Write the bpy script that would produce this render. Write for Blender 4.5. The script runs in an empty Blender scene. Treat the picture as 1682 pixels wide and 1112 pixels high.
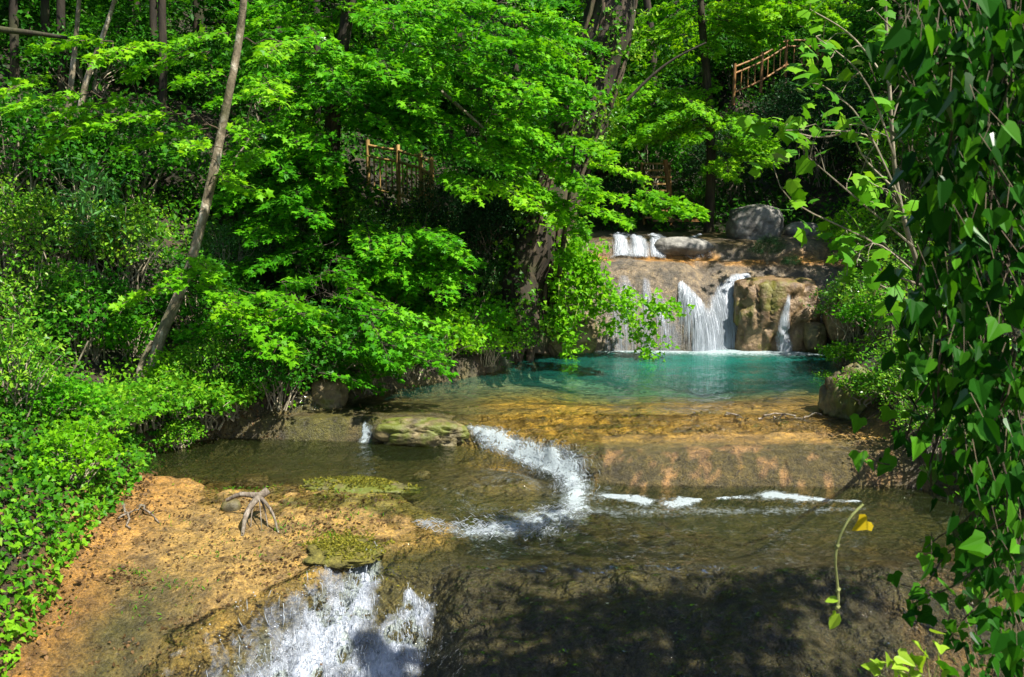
import bpy, bmesh, math, random
import numpy as np
from mathutils import Vector

sc = bpy.context.scene
COL = sc.collection
R = math.radians
RNG = np.random.default_rng(7)

# ------------------------------------------------------------------ camera
F = 1402.0            # focal length in photograph pixels (1682 wide)
CAM = np.array([0.0, 0.0, 3.2])
TH = math.atan(226 / F)
FW = np.array([0, math.cos(TH), -math.sin(TH)])
UP = np.array([0, math.sin(TH), math.cos(TH)])


def ray(px, py):
    v = FW + np.array([1.0, 0, 0]) * (px - 841) / F + UP * (556 - py) / F
    return v / v[1]


def P(px, py, d):
    return CAM + ray(px, py) * d


# ------------------------------------------------------------------ noise
def _h(ix, iy, iz, s):
    n = (ix.astype(np.int64) * 374761393 + iy.astype(np.int64) * 668265263 + iz.astype(np.int64) * 1274126177 + s * 982451653) & 0xFFFFFFFF
    n = ((n ^ (n >> 13)) * 1274126177) & 0xFFFFFFFF
    n = (n ^ (n >> 16)) & 0xFFFFFFFF
    n = (n * 2246822519) & 0xFFFFFFFF
    return ((n ^ (n >> 15)) & 0xFFFFFF) / float(0xFFFFFF)


def vn(x, y, z=0.0, s=0):
    x, y, z = np.broadcast_arrays(np.asarray(x, float), np.asarray(y, float), np.asarray(z, float))
    ix, iy, iz = np.floor(x), np.floor(y), np.floor(z)
    fx, fy, fz = x - ix, y - iy, z - iz
    fx, fy, fz = [f * f * (3 - 2 * f) for f in (fx, fy, fz)]
    o = 0
    for a in (0, 1):
        for b in (0, 1):
            for c in (0, 1):
                w = (fx if a else 1 - fx) * (fy if b else 1 - fy) * (fz if c else 1 - fz)
                o = o + w * _h(ix + a, iy + b, iz + c, s)
    return o


def fbm(x, y, z=0.0, s=0, o=4):
    t, a, k = 0, 0.5, 1.0
    for i in range(o):
        t = t + a * (vn(np.asarray(x) * k, np.asarray(y) * k, np.asarray(z) * k, s + i) - .5) * 2
        a *= .5
        k *= 2.07
    return t


def S(a, b, x):
    t = np.clip((x - a) / (b - a), 0, 1)
    return t * t * (3 - 2 * t)


def ip(x, pts):
    return np.interp(x, [p[0] for p in pts], [p[1] for p in pts])


# ------------------------------------------------------------------ terrain
XLP = [(-6, -3.6), (4, -3.6), (6.3, -3.65), (7.6, -3.8), (8.6, -3.9), (10, -4.35), (10.75, -3.9), (11.0, -3.0), (11.3, -2.45), (12.4, -1.85), (13.3, -0.7), (13.9, -.1), (15.2, .35), (15.7, .55), (16.2, 1.3), (18, 1.5), (20, 1.7), (60, 2)]
XRP = [(-6, 2.4), (2, 2.6), (4, 3.5), (6, 4.9), (8, 5.0), (9.3, 4.5), (10, 4.45), (11.6, 4.45), (13, 5.2), (15, 5.9), (16, 5.75), (17.5, 7.2), (20, 7.0), (60, 6)]
YB = [(-4, 10.7), (-2.3, 10.6), (-1.2, 10.5), (-.5, 10.35), (.2, 9.95), (.8, 9.45), (1.5, 9.22), (3, 9.2), (5, 9.2)]
YT = [(-4, 11.0), (-2.3, 10.85), (-1.2, 10.8), (-.5, 10.9), (.2, 10.45), (.8, 10.05), (1.5, 9.75), (3, 9.7), (5, 9.65)]
ZT = [(-4, .40), (-2.3, .43), (-1.2, .42), (-.75, .37), (-.4, .30), (.2, .30), (.8, .29), (1.5, .28), (3, .30), (5, .34)]
XE = [(3, -3.4), (5, -2.9), (6.2, -2.35), (6.5, -2.05), (7.3, -1.25), (7.7, -.6), (8.0, -.45), (8.5, -1.05), (9.1, -1.4), (9.5, -2.0), (9.8, -3.5)]


def poolz(X):                      # level of the lower water left to right
    return .15 * (1 - S(-.9, .6, X))


def stream(X, Y):
    # lower basin
    low = poolz(X) - .22 + .05 * fbm(X * 1.2, Y * 1.2, 0, 3)
    dome = np.exp(-(((X + .30) / .85) ** 2 + ((Y - 9.35) / .62) ** 2) ** 1.4)
    low = low + (.075 - low) * np.clip(dome * 1.15, 0, 1)
    # front slide and white cascade channel
    slide = ip(Y, [(-6, -5), (3, -2), (4.5, -1.0), (5.5, -.52), (6.2, -.27), (6.7, -.12), (7.1, -.04), (7.4, -.09), (7.9, -.22), (9, -.26)])
    slide = slide + (.085 * fbm(X * 1.9, Y * 2.2, 0, 5) + .045 * fbm(X * 6.5 + Y * 1.2, Y * 3.2, 0, 6)) * S(7.6, 6.9, Y) + .05 * S(2.2, 4.6, X) * S(7.6, 6.6, Y)
    chan = ip(Y, [(-6, -5), (3, -2.2), (4.5, -1.35), (5.5, -.85), (6.2, -.52), (6.8, -.25), (7.3, -.05), (7.6, -.02), (8, -.1), (9, -.2)])
    cm = S(-.35, -.75, X)
    front = slide * (1 - cm) + chan * cm
    fm = S(8.3, 7.7, Y)
    z = low * (1 - fm) + np.minimum(front, low + .22) * fm
    # orange slab
    wob = .10 * fbm(X * 2.5, Y * 2.5, 0, 9)
    sm = S(.16, -.12, X - ip(Y, XE) + wob)
    sm = sm * S(9.35, 8.85, Y + .3 * fbm(X * 1.6, 2.2, 0, 10) - .25 * S(-2.6, -1.8, X))
    sz = ip(Y, [(-6, -5), (3, -2), (4.4, -1.1), (5.5, -.42), (6.1, -.18), (6.7, .01), (7.5, .10), (8.3, .14), (9.1, .16), (9.8, .12)])
    t = fbm(X * 3.0, Y * 3.0, 0, 12)
    sz = sz + .03 * t + .05 * fbm(X * 6, Y * 6, 0, 13, 4) * S(.1, -.5, X - ip(Y, XE)) + .10 * S(-3.1, -3.9, X)
    gd = np.exp(-(((X + .80) / .55) ** 2 + ((Y - 7.9) / .6) ** 2))
    sz = sz - .09 * S(-1.3, -.7, X) + .03 * gd
    z = z * (1 - sm) + sz * sm
    # middle ledge up to the turquoise pool
    w = .10 * fbm(X * 1.7, Y * .7, 0, 21)
    yb, yt, zt = ip(X, YB) + w, ip(X, YT) + w * .6, ip(X, ZT)
    q = np.clip((Y - yb) / np.maximum(yt - yb, .05), 0, 1)
    face = z + (zt - z) * (1 - (1 - q) ** 2.1) + .06 * fbm(X * 5, Y * 5, 0, 22) * np.sin(np.pi * q)
    tread = zt + (.375 - zt) * S(0, 1, (Y - yt) / (11.7 - yt)) + .018 * fbm(X * 2.4, Y * 2.4, 0, 23) + .035 * np.clip(1 - np.abs(fbm(X * .9, Y * 2.4, 0, 24)) * 8, 0, 1) ** 2 * S(11.9, 11.4, Y)
    dep = .06 * S(11.7, 12.4, Y) + .85 * np.clip((Y - 11.8 + .5 * fbm(X * .9, Y * 1.6, 0, 27)) / 4.0, 0, 1) * S(-2.6, 2.0, X + (13 - Y) * .5) * S(6.6, 2.8, X - (Y - 13) * .3) + .05
    pool = .4 - dep * (.85 + .3 * fbm(X * .8, Y * .8, 0, 25))
    z = np.where(Y < yb, z, np.where(Y < yt, face, tread))
    m = S(11.5, 11.95, Y)
    z = z * (1 - m) + pool * m
    # rounded fall slab and the tiers above it
    yf = 15.75 + .12 * fbm(X * 1.1, .3, 0, 31) + .25 * S(3.4, 4.2, X)
    q = np.clip((Y - yf) / 1.45, 0, 1)
    prof = .25 + 1.78 * (1 - (1 - q) ** 2.3) ** .78
    prof = prof + .05 * fbm(X * 2.5, Y * 1.5, 0, 33) * S(0, .3, q) - .16 * np.exp(-((X - 3.75) / .25) ** 2) * S(0.05, .5, q)
    z = np.where(Y > yf, np.maximum(prof, z), z)
    up = ip(Y, [(17.2, 2.03), (17.45, 2.06), (17.75, 2.38), (18.2, 2.46), (20, 2.56), (21, 2.75), (24, 4.0), (34, 8.4), (60, 20)])
    up = up + .06 * fbm(X * 1.5, Y * 1.5, 0, 35)
    z = np.where(Y > 17.2, np.maximum(up - .05, np.minimum(z, up)), z)
    return z


def lev(Y):
    return ip(Y, [(-6, -.6), (4, -.5), (7, .05), (9.5, .18), (11.2, .4), (15.6, .5), (17, 1.6), (18, 2.3), (20, 2.6), (21, 2.85), (34, 8.4), (60, 20)])


def height(X, Y):
    X = np.asarray(X, float)
    Y = np.asarray(Y, float)
    z = stream(X, Y)
    wl = .14 * fbm(X * .3, Y * 1.8, 0, 41)
    sl = ip(Y, XLP) + wl - X
    sr = X - ip(Y, XRP) + .14 * fbm(X * .3, Y * 1.8, 0, 43)
    nz = .10 * fbm(X * 1.1, Y * 1.1, 0, 45) + .3 * fbm(X * .25, Y * .25, 0, 46)
    k1 = ip(Y, [(5, .75), (9.2, .75), (10.6, .10), (14, .10), (17, .3), (60, .2)])
    k2 = ip(Y, [(5, .35), (9.5, .3), (11, .42), (14, .46), (20, .25), (60, .15)])
    brk = ip(Y, [(5, 1.3), (9.3, 1.3), (11, 3.0), (13, 2.6), (16, .8), (60, 1)])
    hl = lev(Y) + .22 + k1 * np.minimum(np.maximum(sl, 0), brk) + k2 * np.maximum(sl - brk, 0) + nz * S(.2, 1.5, sl)
    hr = lev(Y) + .25 + .32 * np.maximum(sr, 0) + nz * S(.2, 1.5, sr)
    a = S(-.05, .30, sl)
    z = z * (1 - a) + np.maximum(hl, z) * a
    b = S(-.05, .30, sr)
    z = z * (1 - b) + np.maximum(hr, z) * b
    return z


def hit(px, py, d0=3.0, d1=58.0):
    d = np.arange(d0, d1, .03)
    r = ray(px, py)
    pts = CAM + d[:, None] * r
    h = height(pts[:, 0], pts[:, 1])
    i = np.argmax(pts[:, 2] <= h)
    p = pts[i].copy()
    p[2] = float(h[i])
    return p


# ------------------------------------------------------------------ mesh builder
class MB:
    def __init__(s):
        s.v, s.f, s.ls, s.r, s.n = [], [], [], [], 0

    def add(s, V, Fc, rnd=.5):
        V = np.asarray(V, float)
        Fc = np.asarray(Fc, int)
        s.v.append(V)
        s.f.append((Fc + s.n).ravel())
        s.ls.append(np.full(len(Fc), Fc.shape[1], int))
        s.r.append(np.full(len(Fc), rnd, float) if np.isscalar(rnd) else np.asarray(rnd, float))
        s.n += len(V)

    def verts(s):
        return np.concatenate(s.v)

    def mesh(s, name, mat, off=(0, 0, 0), smooth=False):
        V = np.concatenate(s.v) - np.asarray(off)
        L = np.concatenate(s.f)
        T = np.concatenate(s.ls)
        me = bpy.data.meshes.new(name)
        me.vertices.add(len(V))
        me.vertices.foreach_set('co', V.ravel().astype(np.float32))
        me.loops.add(len(L))
        me.loops.foreach_set('vertex_index', L.astype(np.int32))
        me.polygons.add(len(T))
        st = np.concatenate([[0], np.cumsum(T)[:-1]])
        me.polygons.foreach_set('loop_start', st.astype(np.int32))
        me.update(calc_edges=True)
        me.validate()
        me.polygons.foreach_set('use_smooth', np.full(len(me.polygons), smooth))
        r = np.concatenate(s.r)
        if len(r) == len(me.polygons):
            a = me.attributes.new('rnd', 'FLOAT', 'FACE')
            a.data.foreach_set('value', r.astype(np.float32))
        me.materials.append(mat)
        return me

    def build(s, name, mat, parent=None, smooth=False):
        off = np.array(parent.matrix_world.translation if False else parent.get('_o', (0, 0, 0))) if parent else np.zeros(3)
        o = bpy.data.objects.new(name, s.mesh(name, mat, off, smooth))
        o['_o'] = [float(q) for q in off]
        COL.objects.link(o)
        if parent:
            o.parent = parent
        return o


def tag(o, label=None, cat=None, group=None, kind=None):
    if label: o['label'] = label
    if cat: o['category'] = cat
    if group: o['group'] = group
    if kind: o['kind'] = kind
    return o


def thing(name, loc, label, cat, group=None):
    o = bpy.data.objects.new(name, None)
    o.empty_display_size = .2
    o.location = [float(q) for q in loc]
    o['_o'] = [float(q) for q in loc]
    COL.objects.link(o)
    return tag(o, label, cat, group)


def copy_tree(o, parent=None):
    c = o.copy()
    COL.objects.link(c)
    if parent: c.parent = parent
    for ch in list(o.children):
        copy_tree(ch, c)
    return c


def norm(v):
    return v / np.maximum(np.linalg.norm(v, axis=-1, keepdims=True), 1e-9)


def tube(mb, pts, rad, seg=6, rnd=.5, bump=0.0, cap=True):
    pts = np.asarray(pts, float)
    n = len(pts)
    rad = np.broadcast_to(np.asarray(rad, float), (n,)) if np.ndim(rad) == 0 else np.asarray(rad, float)
    t = np.gradient(pts, axis=0)
    t = norm(t)
    ref = np.array([1.0, 0.13, 0.07]) if abs(t[0][0]) < .8 else np.array([.1, 1, .2])
    a = norm(np.cross(t, ref))
    b = np.cross(t, a)
    an = np.linspace(0, 2 * math.pi, seg, endpoint=False)
    rr = rad[:, None] * np.ones(seg)
    if bump:
        q = pts[:, None, :] + (np.cos(an)[None, :, None] * a[:, None, :] + np.sin(an)[None, :, None] * b[:, None, :]) * .15
        rr = rr * (1 + bump * fbm(q[..., 0] * 5, q[..., 1] * 5, q[..., 2] * 2.2, 77, 3))
    V = pts[:, None, :] + rr[..., None] * (np.cos(an)[None, :, None] * a[:, None, :] + np.sin(an)[None, :, None] * b[:, None, :])
    i = np.arange(n - 1)[:, None] * seg
    j = np.arange(seg)[None, :]
    k = (j + 1) % seg
    Fc = np.stack([i + j, i + k, i + seg + k, i + seg + j], -1).reshape(-1, 4)
    mb.add(V.reshape(-1, 3), Fc, rnd)


def box(mb, c, h, rot=0.0, rnd=.5, tilt=0.0):
    c = np.asarray(c, float)
    V = np.array([(x, y, z) for x in (-1, 1) for y in (-1, 1) for z in (-1, 1)], float) * np.asarray(h)
    if tilt:
        cc, ss = math.cos(tilt), math.sin(tilt)
        V = np.stack([V[:, 0] * cc - V[:, 2] * ss, V[:, 1], V[:, 0] * ss + V[:, 2] * cc], 1)
    cc, ss = math.cos(rot), math.sin(rot)
    V = np.stack([V[:, 0] * cc - V[:, 1] * ss, V[:, 0] * ss + V[:, 1] * cc, V[:, 2]], 1) + c
    mb.add(V, [(0, 1, 3, 2), (4, 6, 7, 5), (0, 4, 5, 1), (2, 3, 7, 6), (0, 2, 6, 4), (1, 5, 7, 3)], rnd)


def curve(p0, p1, sag=0.0, n=6, wob=0.0, rng=RNG):
    p0, p1 = np.asarray(p0, float), np.asarray(p1, float)
    t = np.linspace(0, 1, n)[:, None]
    p = p0 + (p1 - p0) * t
    p[:, 2] += sag * (4 * t[:, 0] * (1 - t[:, 0]))
    if wob:
        w = rng.normal(0, wob, p.shape)
        w[0] = w[-1] = 0
        p += w
    return p


def smooth_path(pts, n=24):
    pts = np.asarray(pts, float)
    m = len(pts)
    t = np.linspace(0, m - 1, n)
    out = []
    for u in t:
        i = min(int(u), m - 2)
        f = u - i
        p0, p1, p2, p3 = pts[max(i - 1, 0)], pts[i], pts[i + 1], pts[min(i + 2, m - 1)]
        out.append(.5 * ((2 * p1) + (-p0 + p2) * f + (2 * p0 - 5 * p1 + 4 * p2 - p3) * f * f + (-p0 + 3 * p1 - 3 * p2 + p3) * f ** 3))
    return np.array(out)


# ------------------------------------------------------------------ leaves
def _ng(pts, droop=.16):
    V = np.array([(x, y, -droop * (x * x * 1.6 + y * y)) for x, y in pts])
    return V, np.arange(len(pts))[None, :]


MAPLE = _ng([(0, 0), (.36, -.06), (.23, .2), (.56, .47), (.2, .52), (0, 1), (-.2, .52), (-.56, .47), (-.23, .2), (-.36, -.06)])


def _half(h, fold, dr):
    n = len(h)
    mid = [h[0], h[-1]]
    V = [(x, y, fold * abs(x) - dr * y * y) for x, y in h] + [(-x, y, fold * abs(x) - dr * y * y) for x, y in h[1:-1]]
    A = list(range(n))
    B = [0, n - 1] + [n + i for i in range(n - 2)][::-1]
    B = [n - 1] + [n + i for i in range(n - 2)][::-1] + [0]
    return np.array(V, float), np.array([A, B])


IVY = _half([(0, 0), (.2, -.16), (.4, -.13), (.57, .16), (.36, .34), (.27, .52), (.12, .84), (0, 1)], .22, .18)
PLANE = _ng([(0, 0), (.26, -.12), (.5, .0), (.44, .2), (.66, .44), (.4, .5), (.3, .66), (.12, .82), (0, 1), (-.12, .82), (-.3, .66), (-.4, .5), (-.66, .44), (-.44, .2), (-.5, .0), (-.26, -.12)], .22)
OVATE = _half([(0, 0), (.26, .2), (.3, .48), (.16, .8), (0, 1)], .28, .2)
LANCE = _half([(0, 0), (.1, .3), (.09, .7), (0, 1)], .3, .22)
DIAM = _half([(0, 0), (.3, .42), (0, 1)], .3, .2)


def leaves(mb, pos, tip, nrm, size, tpl, rnd):
    V, Fc = tpl
    n = len(pos)
    y = norm(tip)
    x = norm(np.cross(y, nrm))
    z = np.cross(x, y)
    size = np.broadcast_to(size, (n,))
    W = pos[:, None, :] + size[:, None, None] * (V[None, :, 0, None] * x[:, None, :] + V[None, :, 1, None] * y[:, None, :] + V[None, :, 2, None] * z[:, None, :])
    k = len(V)
    FF = (Fc[None] + (np.arange(n) * k)[:, None, None]).reshape(-1, Fc.shape[1])
    mb.add(W.reshape(-1, 3), FF, np.repeat(rnd, len(Fc)))


def spray(ml, mw, o, d, L, W, n, size, rng, tpl=MAPLE, droop=.22, tilt=.38, nb=9):
    d = np.asarray(d, float)
    d[2] = np.clip(d[2], -.45, .3)
    d = norm(d)
    p = norm(np.cross(d, [0, 0, 1.0]))
    tb = np.linspace(.10, .97, nb) + rng.normal(0, .02, nb)
    wb = W * np.clip(.35 + 1.1 * tb - 1.25 * tb ** 2, .12, 1) * rng.uniform(.7, 1.2, nb)
    bi = rng.integers(0, nb, n)
    sd = rng.choice([-1.0, 1.0], n)
    u = rng.uniform(.05, 1, n) ** .8
    t, w = tb[bi], wb[bi]
    ax = o + d * (L * t)[:, None]
    ax[:, 2] -= droop * L * t * t
    bd = d * .64 + p * (sd * .77)[:, None]
    pos = ax + bd * (w * u)[:, None] + rng.normal(0, .03, (n, 3))
    pos[:, 2] -= .16 * w * u * u
    e = rng.normal(0, 1, (n, 3))
    tip = bd * .75 + d * .35 + e * .38 + np.array([0, 0, -.2])
    nrm = np.array([0, 0, 1.0]) + rng.normal(0, tilt, (n, 3)) + bd * .12
    base = rng.uniform(.15, .85)
    leaves(ml, pos, tip, nrm, size * rng.uniform(.65, 1.2, n), tpl, np.clip(base + rng.normal(0, .22, n), 0, 1))
    if mw is not None:
        tt = np.linspace(0, 1, 5)
        a = o + d * (L * tt)[:, None]
        a[:, 2] -= droop * L * tt * tt
        tube(mw, a, np.linspace(.009, .003, 5), 4)
        for i in range(nb):
            q = o + d * L * tb[i]
            q[2] -= droop * L * tb[i] ** 2
            for s_ in (-1, 1):
                e2 = q + (d * .64 + p * s_ * .77) * wb[i]
                e2[2] -= .16 * wb[i]
                tube(mw, [q, e2], [.0035, .0018], 3)


def clumps(ml, C, out, m, sig, size, rng, tpl, up=.8, tilt=.45, jit=.25):
    k = len(C)
    n = k * m
    pos = np.repeat(C, m, 0) + rng.normal(0, sig, (n, 3)) * np.array([1, 1, .7])
    o = np.repeat(out, m, 0)
    nrm = np.array([0, 0, up]) + o * .45 + rng.normal(0, tilt, (n, 3))
    tip = o * .6 + rng.normal(0, .7, (n, 3)) + np.array([0, 0, -.25])
    r = np.repeat(rng.uniform(.2, .8, k), m) + rng.normal(0, .2, n)
    leaves(ml, pos, tip, nrm, size * rng.uniform(.6, 1.25, n), tpl, np.clip(r, 0, 1))


# ------------------------------------------------------------------ materials
def mat(name):
    m = bpy.data.materials.new(name)
    m.use_nodes = True
    nt = m.node_tree
    nt.nodes.clear()
    return m, nt


class N:
    def __init__(s, nt): s.t = nt

    def __call__(s, typ, **k):
        n = s.t.nodes.new(typ)
        for a, b in k.items():
            if a.startswith('i_'):
                n.inputs[a[2:].replace('_', ' ')].default_value = b
            elif a.startswith('n_'):
                n.inputs[int(a[2:])].default_value = b
            else:
                setattr(n, a, b)
        return n

    def l(s, a, b): s.t.links.new(a, b)

    def ramp(s, fac, stops, interp='LINEAR'):
        n = s('ShaderNodeValToRGB')
        n.color_ramp.interpolation = interp
        e = n.color_ramp.elements
        while len(e) < len(stops): e.new(.5)
        for q, (p, c) in zip(e, stops):
            q.position = p
            q.color = (*c, 1) if len(c) == 3 else c
        s.l(fac, n.inputs[0])
        return n.outputs[0]

    def noise(s, vec, scale, det=4, rough=.55, dist=0.0):
        n = s('ShaderNodeTexNoise')
        n.inputs['Scale'].default_value = scale
        n.inputs['Detail'].default_value = det
        n.inputs['Roughness'].default_value = rough
        n.inputs['Distortion'].default_value = dist
        if vec is not None: s.l(vec, n.inputs['Vector'])
        return n.outputs['Fac']

    def math(s, op, a, b=None, clamp=False):
        n = s('ShaderNodeMath', operation=op, use_clamp=clamp)
        for i, q in enumerate((a, b)):
            if q is None: continue
            if isinstance(q, (int, float)): n.inputs[i].default_value = q
            else: s.l(q, n.inputs[i])
        return n.outputs[0]

    def mixc(s, f, a, b, mode='MIX'):
        n = s('ShaderNodeMix', data_type='RGBA', blend_type=mode)
        for i, q in ((0, f), (6, a), (7, b)):
            if isinstance(q, (int, float)): n.inputs[i].default_value = q
            elif isinstance(q, tuple): n.inputs[i].default_value = (*q, 1) if len(q) == 3 else q
            else: s.l(q, n.inputs[i])
        return n.outputs[2]

    def mixs(s, f, a, b):
        n = s('ShaderNodeMixShader')
        if isinstance(f, (int, float)): n.inputs[0].default_value = f
        else: s.l(f, n.inputs[0])
        s.l(a, n.inputs[1])
        s.l(b, n.inputs[2])
        return n.outputs[0]


def leaf_mat(name, dark, mid, lite, trans=.45, gloss=.10, rough=.42, old=None):
    m, nt = mat(name)
    n = N(nt)
    a = n('ShaderNodeAttribute', attribute_name='rnd').outputs['Fac']
    oi = n('ShaderNodeObjectInfo').outputs['Random']
    f = n.math('ADD', n.math('MULTIPLY', a, .85), n.math('MULTIPLY', oi, .15))
    st = [(0.05, dark), (.5, mid), (.9, lite)]
    if old: st += [(.985, lite), (1.0, old)]
    c = n.ramp(f, st)
    d = n('ShaderNodeBsdfDiffuse')
    t = n('ShaderNodeBsdfTranslucent')
    n.l(c, d.inputs[0])
    ty = n.mixc(1.0, c, (1.25, 1.15, .5), 'MULTIPLY')
    n.l(ty, t.inputs[0])
    g = n('ShaderNodeBsdfGlossy')
    g.inputs['Roughness'].default_value = rough
    fr = n('ShaderNodeFresnel', i_IOR=1.42).outputs[0]
    s1 = n.mixs(trans, d.outputs[0], t.outputs[0])
    s2 = n.mixs(n.math('MULTIPLY', fr, gloss * 4.5, True), s1, g.outputs[0])
    o = n('ShaderNodeOutputMaterial')
    n.l(s2, o.inputs[0])
    return m


def bark_mat(name, c1, c2, c3, sc_=(9, 9, 2.2), bump=.5, rough=.85):
    m, nt = mat(name)
    n = N(nt)
    co = n('ShaderNodeTexCoord').outputs['Object']
    mp = n('ShaderNodeMapping')
    mp.inputs['Scale'].default_value = sc_
    n.l(co, mp.inputs[0])
    f = n.noise(mp.outputs[0], 1.0, 6, .65, .4)
    f2 = n.noise(co, 2.3, 3, .5)
    c = n.ramp(f, [(.3, c1), (.52, c2), (.72, c3)])
    c = n.mixc(n.ramp(f2, [(.5, (0, 0, 0)), (.68, (.6, .6, .6))]), c, (.05, .06, .015))
    b = n('ShaderNodeBump', i_Strength=bump, i_Distance=.03)
    n.l(f, b.inputs['Height'])
    p = n('ShaderNodeBsdfPrincipled', i_Roughness=rough)
    n.l(c, p.inputs['Base Color'])
    n.l(b.outputs[0], p.inputs['Normal'])
    o = n('ShaderNodeOutputMaterial')
    n.l(p.outputs[0], o.inputs[0])
    return m


def rock_mat(name, c1, c2, c3, moss=(.08, .10, .015), mossamt=.5, rough=.6, scale=1.0, bump=.6):
    m, nt = mat(name)
    n = N(nt)
    co = n('ShaderNodeTexCoord').outputs['Object']
    f = n.noise(co, 3.5 * scale, 7, .62, .3)
    v = n.noise(co, 14 * scale, 5, .7)
    c = n.ramp(f, [(.32, c1), (.5, c2), (.68, c3)])
    c = n.mixc(n.ramp(v, [(.35, (.55, .55, .55)), (.62, (0, 0, 0))]), c, tuple(q * .45 for q in c1))
    mo = n.noise(co, 2.2 * scale, 5, .6)
    c = n.mixc(n.ramp(mo, [(.62 - .2 * mossamt, (0, 0, 0)), (.72 - .2 * mossamt, (mossamt + .3,) * 3)]), c, moss)
    h = n.math('ADD', f, n.math('MULTIPLY', v, .5))
    b = n('ShaderNodeBump', i_Strength=bump, i_Distance=.06)
    n.l(h, b.inputs['Height'])
    p = n('ShaderNodeBsdfPrincipled', i_Roughness=rough)
    n.l(c, p.inputs['Base Color'])
    n.l(b.outputs[0], p.inputs['Normal'])
    o = n('ShaderNodeOutputMaterial')
    n.l(p.outputs[0], o.inputs[0])
    return m


def ground_mat():
    m, nt = mat('travertine_and_soil')
    n = N(nt)
    co = n('ShaderNodeTexCoord').outputs['Object']
    base = n('ShaderNodeAttribute', attribute_name='tint').outputs['Color']
    wet = n('ShaderNodeAttribute', attribute_name='wet').outputs['Fac']
    f = n.noise(co, 7, 8, .68, .5)
    g = n.noise(co, 38, 4, .7)
    c = n.mixc(1.0, base, n.ramp(f, [(.3, (.34, .32, .33)), (.48, (.9, .9, .9)), (.68, (1.6, 1.5, 1.3))]), 'MULTIPLY')
    c = n.mixc(1.0, c, n.ramp(g, [(.34, (.45, .43, .42)), (.5, (1, 1, 1)), (.68, (1.3, 1.28, 1.2))]), 'MULTIPLY')
    bl = n.noise(co, 5.5, 10, .78, 1.0)
    c = n.mixc(1.0, c, n.ramp(bl, [(.36, (.45, .40, .38)), (.47, (1, 1, 1)), (.60, (1.12, 1.08, .95)), (.66, (1.5, 1.4, 1.15))]), 'MULTIPLY')
    gr = n.noise(co, 90, 2, .6)
    c = n.mixc(1.0, c, n.ramp(gr, [(.32, (.6, .58, .56)), (.5, (1, 1, 1)), (.7, (1.35, 1.3, 1.2))]), 'MULTIPLY')
    fl = n.noise(co, 17, 5, .75, 1.2)
    c = n.mixc(n.ramp(fl, [(.33, (.75, .75, .75)), (.43, (0, 0, 0))]), c, (.030, .022, .020))
    h = n.math('ADD', f, n.math('MULTIPLY', g, .35))
    h = n.math('ADD', h, n.math('MULTIPLY', fl, .5))
    b = n('ShaderNodeBump', i_Strength=.9, i_Distance=.06)
    n.l(h, b.inputs['Height'])
    p = n('ShaderNodeBsdfPrincipled')
    n.l(c, p.inputs['Base Color'])
    n.l(n.math('SUBTRACT', .85, n.math('MULTIPLY', wet, .5)), p.inputs['Roughness'])
    n.l(b.outputs[0], p.inputs['Normal'])
    o = n('ShaderNodeOutputMaterial')
    n.l(p.outputs[0], o.inputs[0])
    return m


def water_mat(name, tint=(.80, .88, .74), murk=(.012, .13, .12), bscale=5.0, bstr=.25, white=(.40, .46, .48)):
    m, nt = mat(name)
    n = N(nt)
    co = n('ShaderNodeTexCoord').outputs['Object']
    dep = n('ShaderNodeAttribute', attribute_name='murk').outputs['Fac']
    foam = n('ShaderNodeAttribute', attribute_name='foam').outputs['Fac']
    a = n.noise(co, bscale, 3, .5, .6)
    a2 = n.noise(co, bscale * 4.3, 3, .5, .3)
    h = n.math('ADD', a, n.math('MULTIPLY', a2, .3))
    b = n('ShaderNodeBump', i_Strength=min(bstr, 1.0), i_Distance=.06 * max(1.0, bstr))
    n.l(h, b.inputs['Height'])
    fr = n('ShaderNodeFresnel', i_IOR=1.33)
    n.l(b.outputs[0], fr.inputs['Normal'])
    gl = n('ShaderNodeBsdfGlossy')
    gl.inputs['Roughness'].default_value = .04
    n.l(b.outputs[0], gl.inputs['Normal'])
    tr = n('ShaderNodeBsdfTransparent')
    n.l(n.mixc(dep, (.93, .95, .88), tint), tr.inputs[0])
    df = n('ShaderNodeBsdfDiffuse')
    df.inputs[0].default_value = (*murk, 1)
    s = n.mixs(n.math('MULTIPLY', dep, .42), tr.outputs[0], df.outputs[0])
    s = n.mixs(fr.outputs[0], s, gl.outputs[0])
    # broken white water
    w1 = n.noise(co, 7, 6, .70, 2.2)
    w2 = n.noise(co, 34, 4, .65, .8)
    k = n.math('ADD', n.math('MULTIPLY', w1, .75), n.math('MULTIPLY', w2, .35))
    k = n.math('ADD', k, n.math('MULTIPLY', foam, .55))
    k = n.ramp(k, [(.82, (0, 0, 0)), (1.02, (.32, .32, .32)), (1.25, (.75, .75, .75))])
    k = n.math('MULTIPLY', k, n.ramp(foam, [(.02, (0, 0, 0)), (.2, (1, 1, 1))]))
    wd = n('ShaderNodeBsdfDiffuse')
    wd.inputs[0].default_value = (*white, 1)
    wb = n('ShaderNodeBump', i_Strength=.7, i_Distance=.05)
    n.l(n.math('ADD', w1, n.math('MULTIPLY', w2, .4)), wb.inputs['Height'])
    n.l(wb.outputs[0], wd.inputs['Normal'])
    s = n.mixs(k, s, wd.outputs[0])
    o = n('ShaderNodeOutputMaterial')
    n.l(s, o.inputs[0])
    return m


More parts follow.
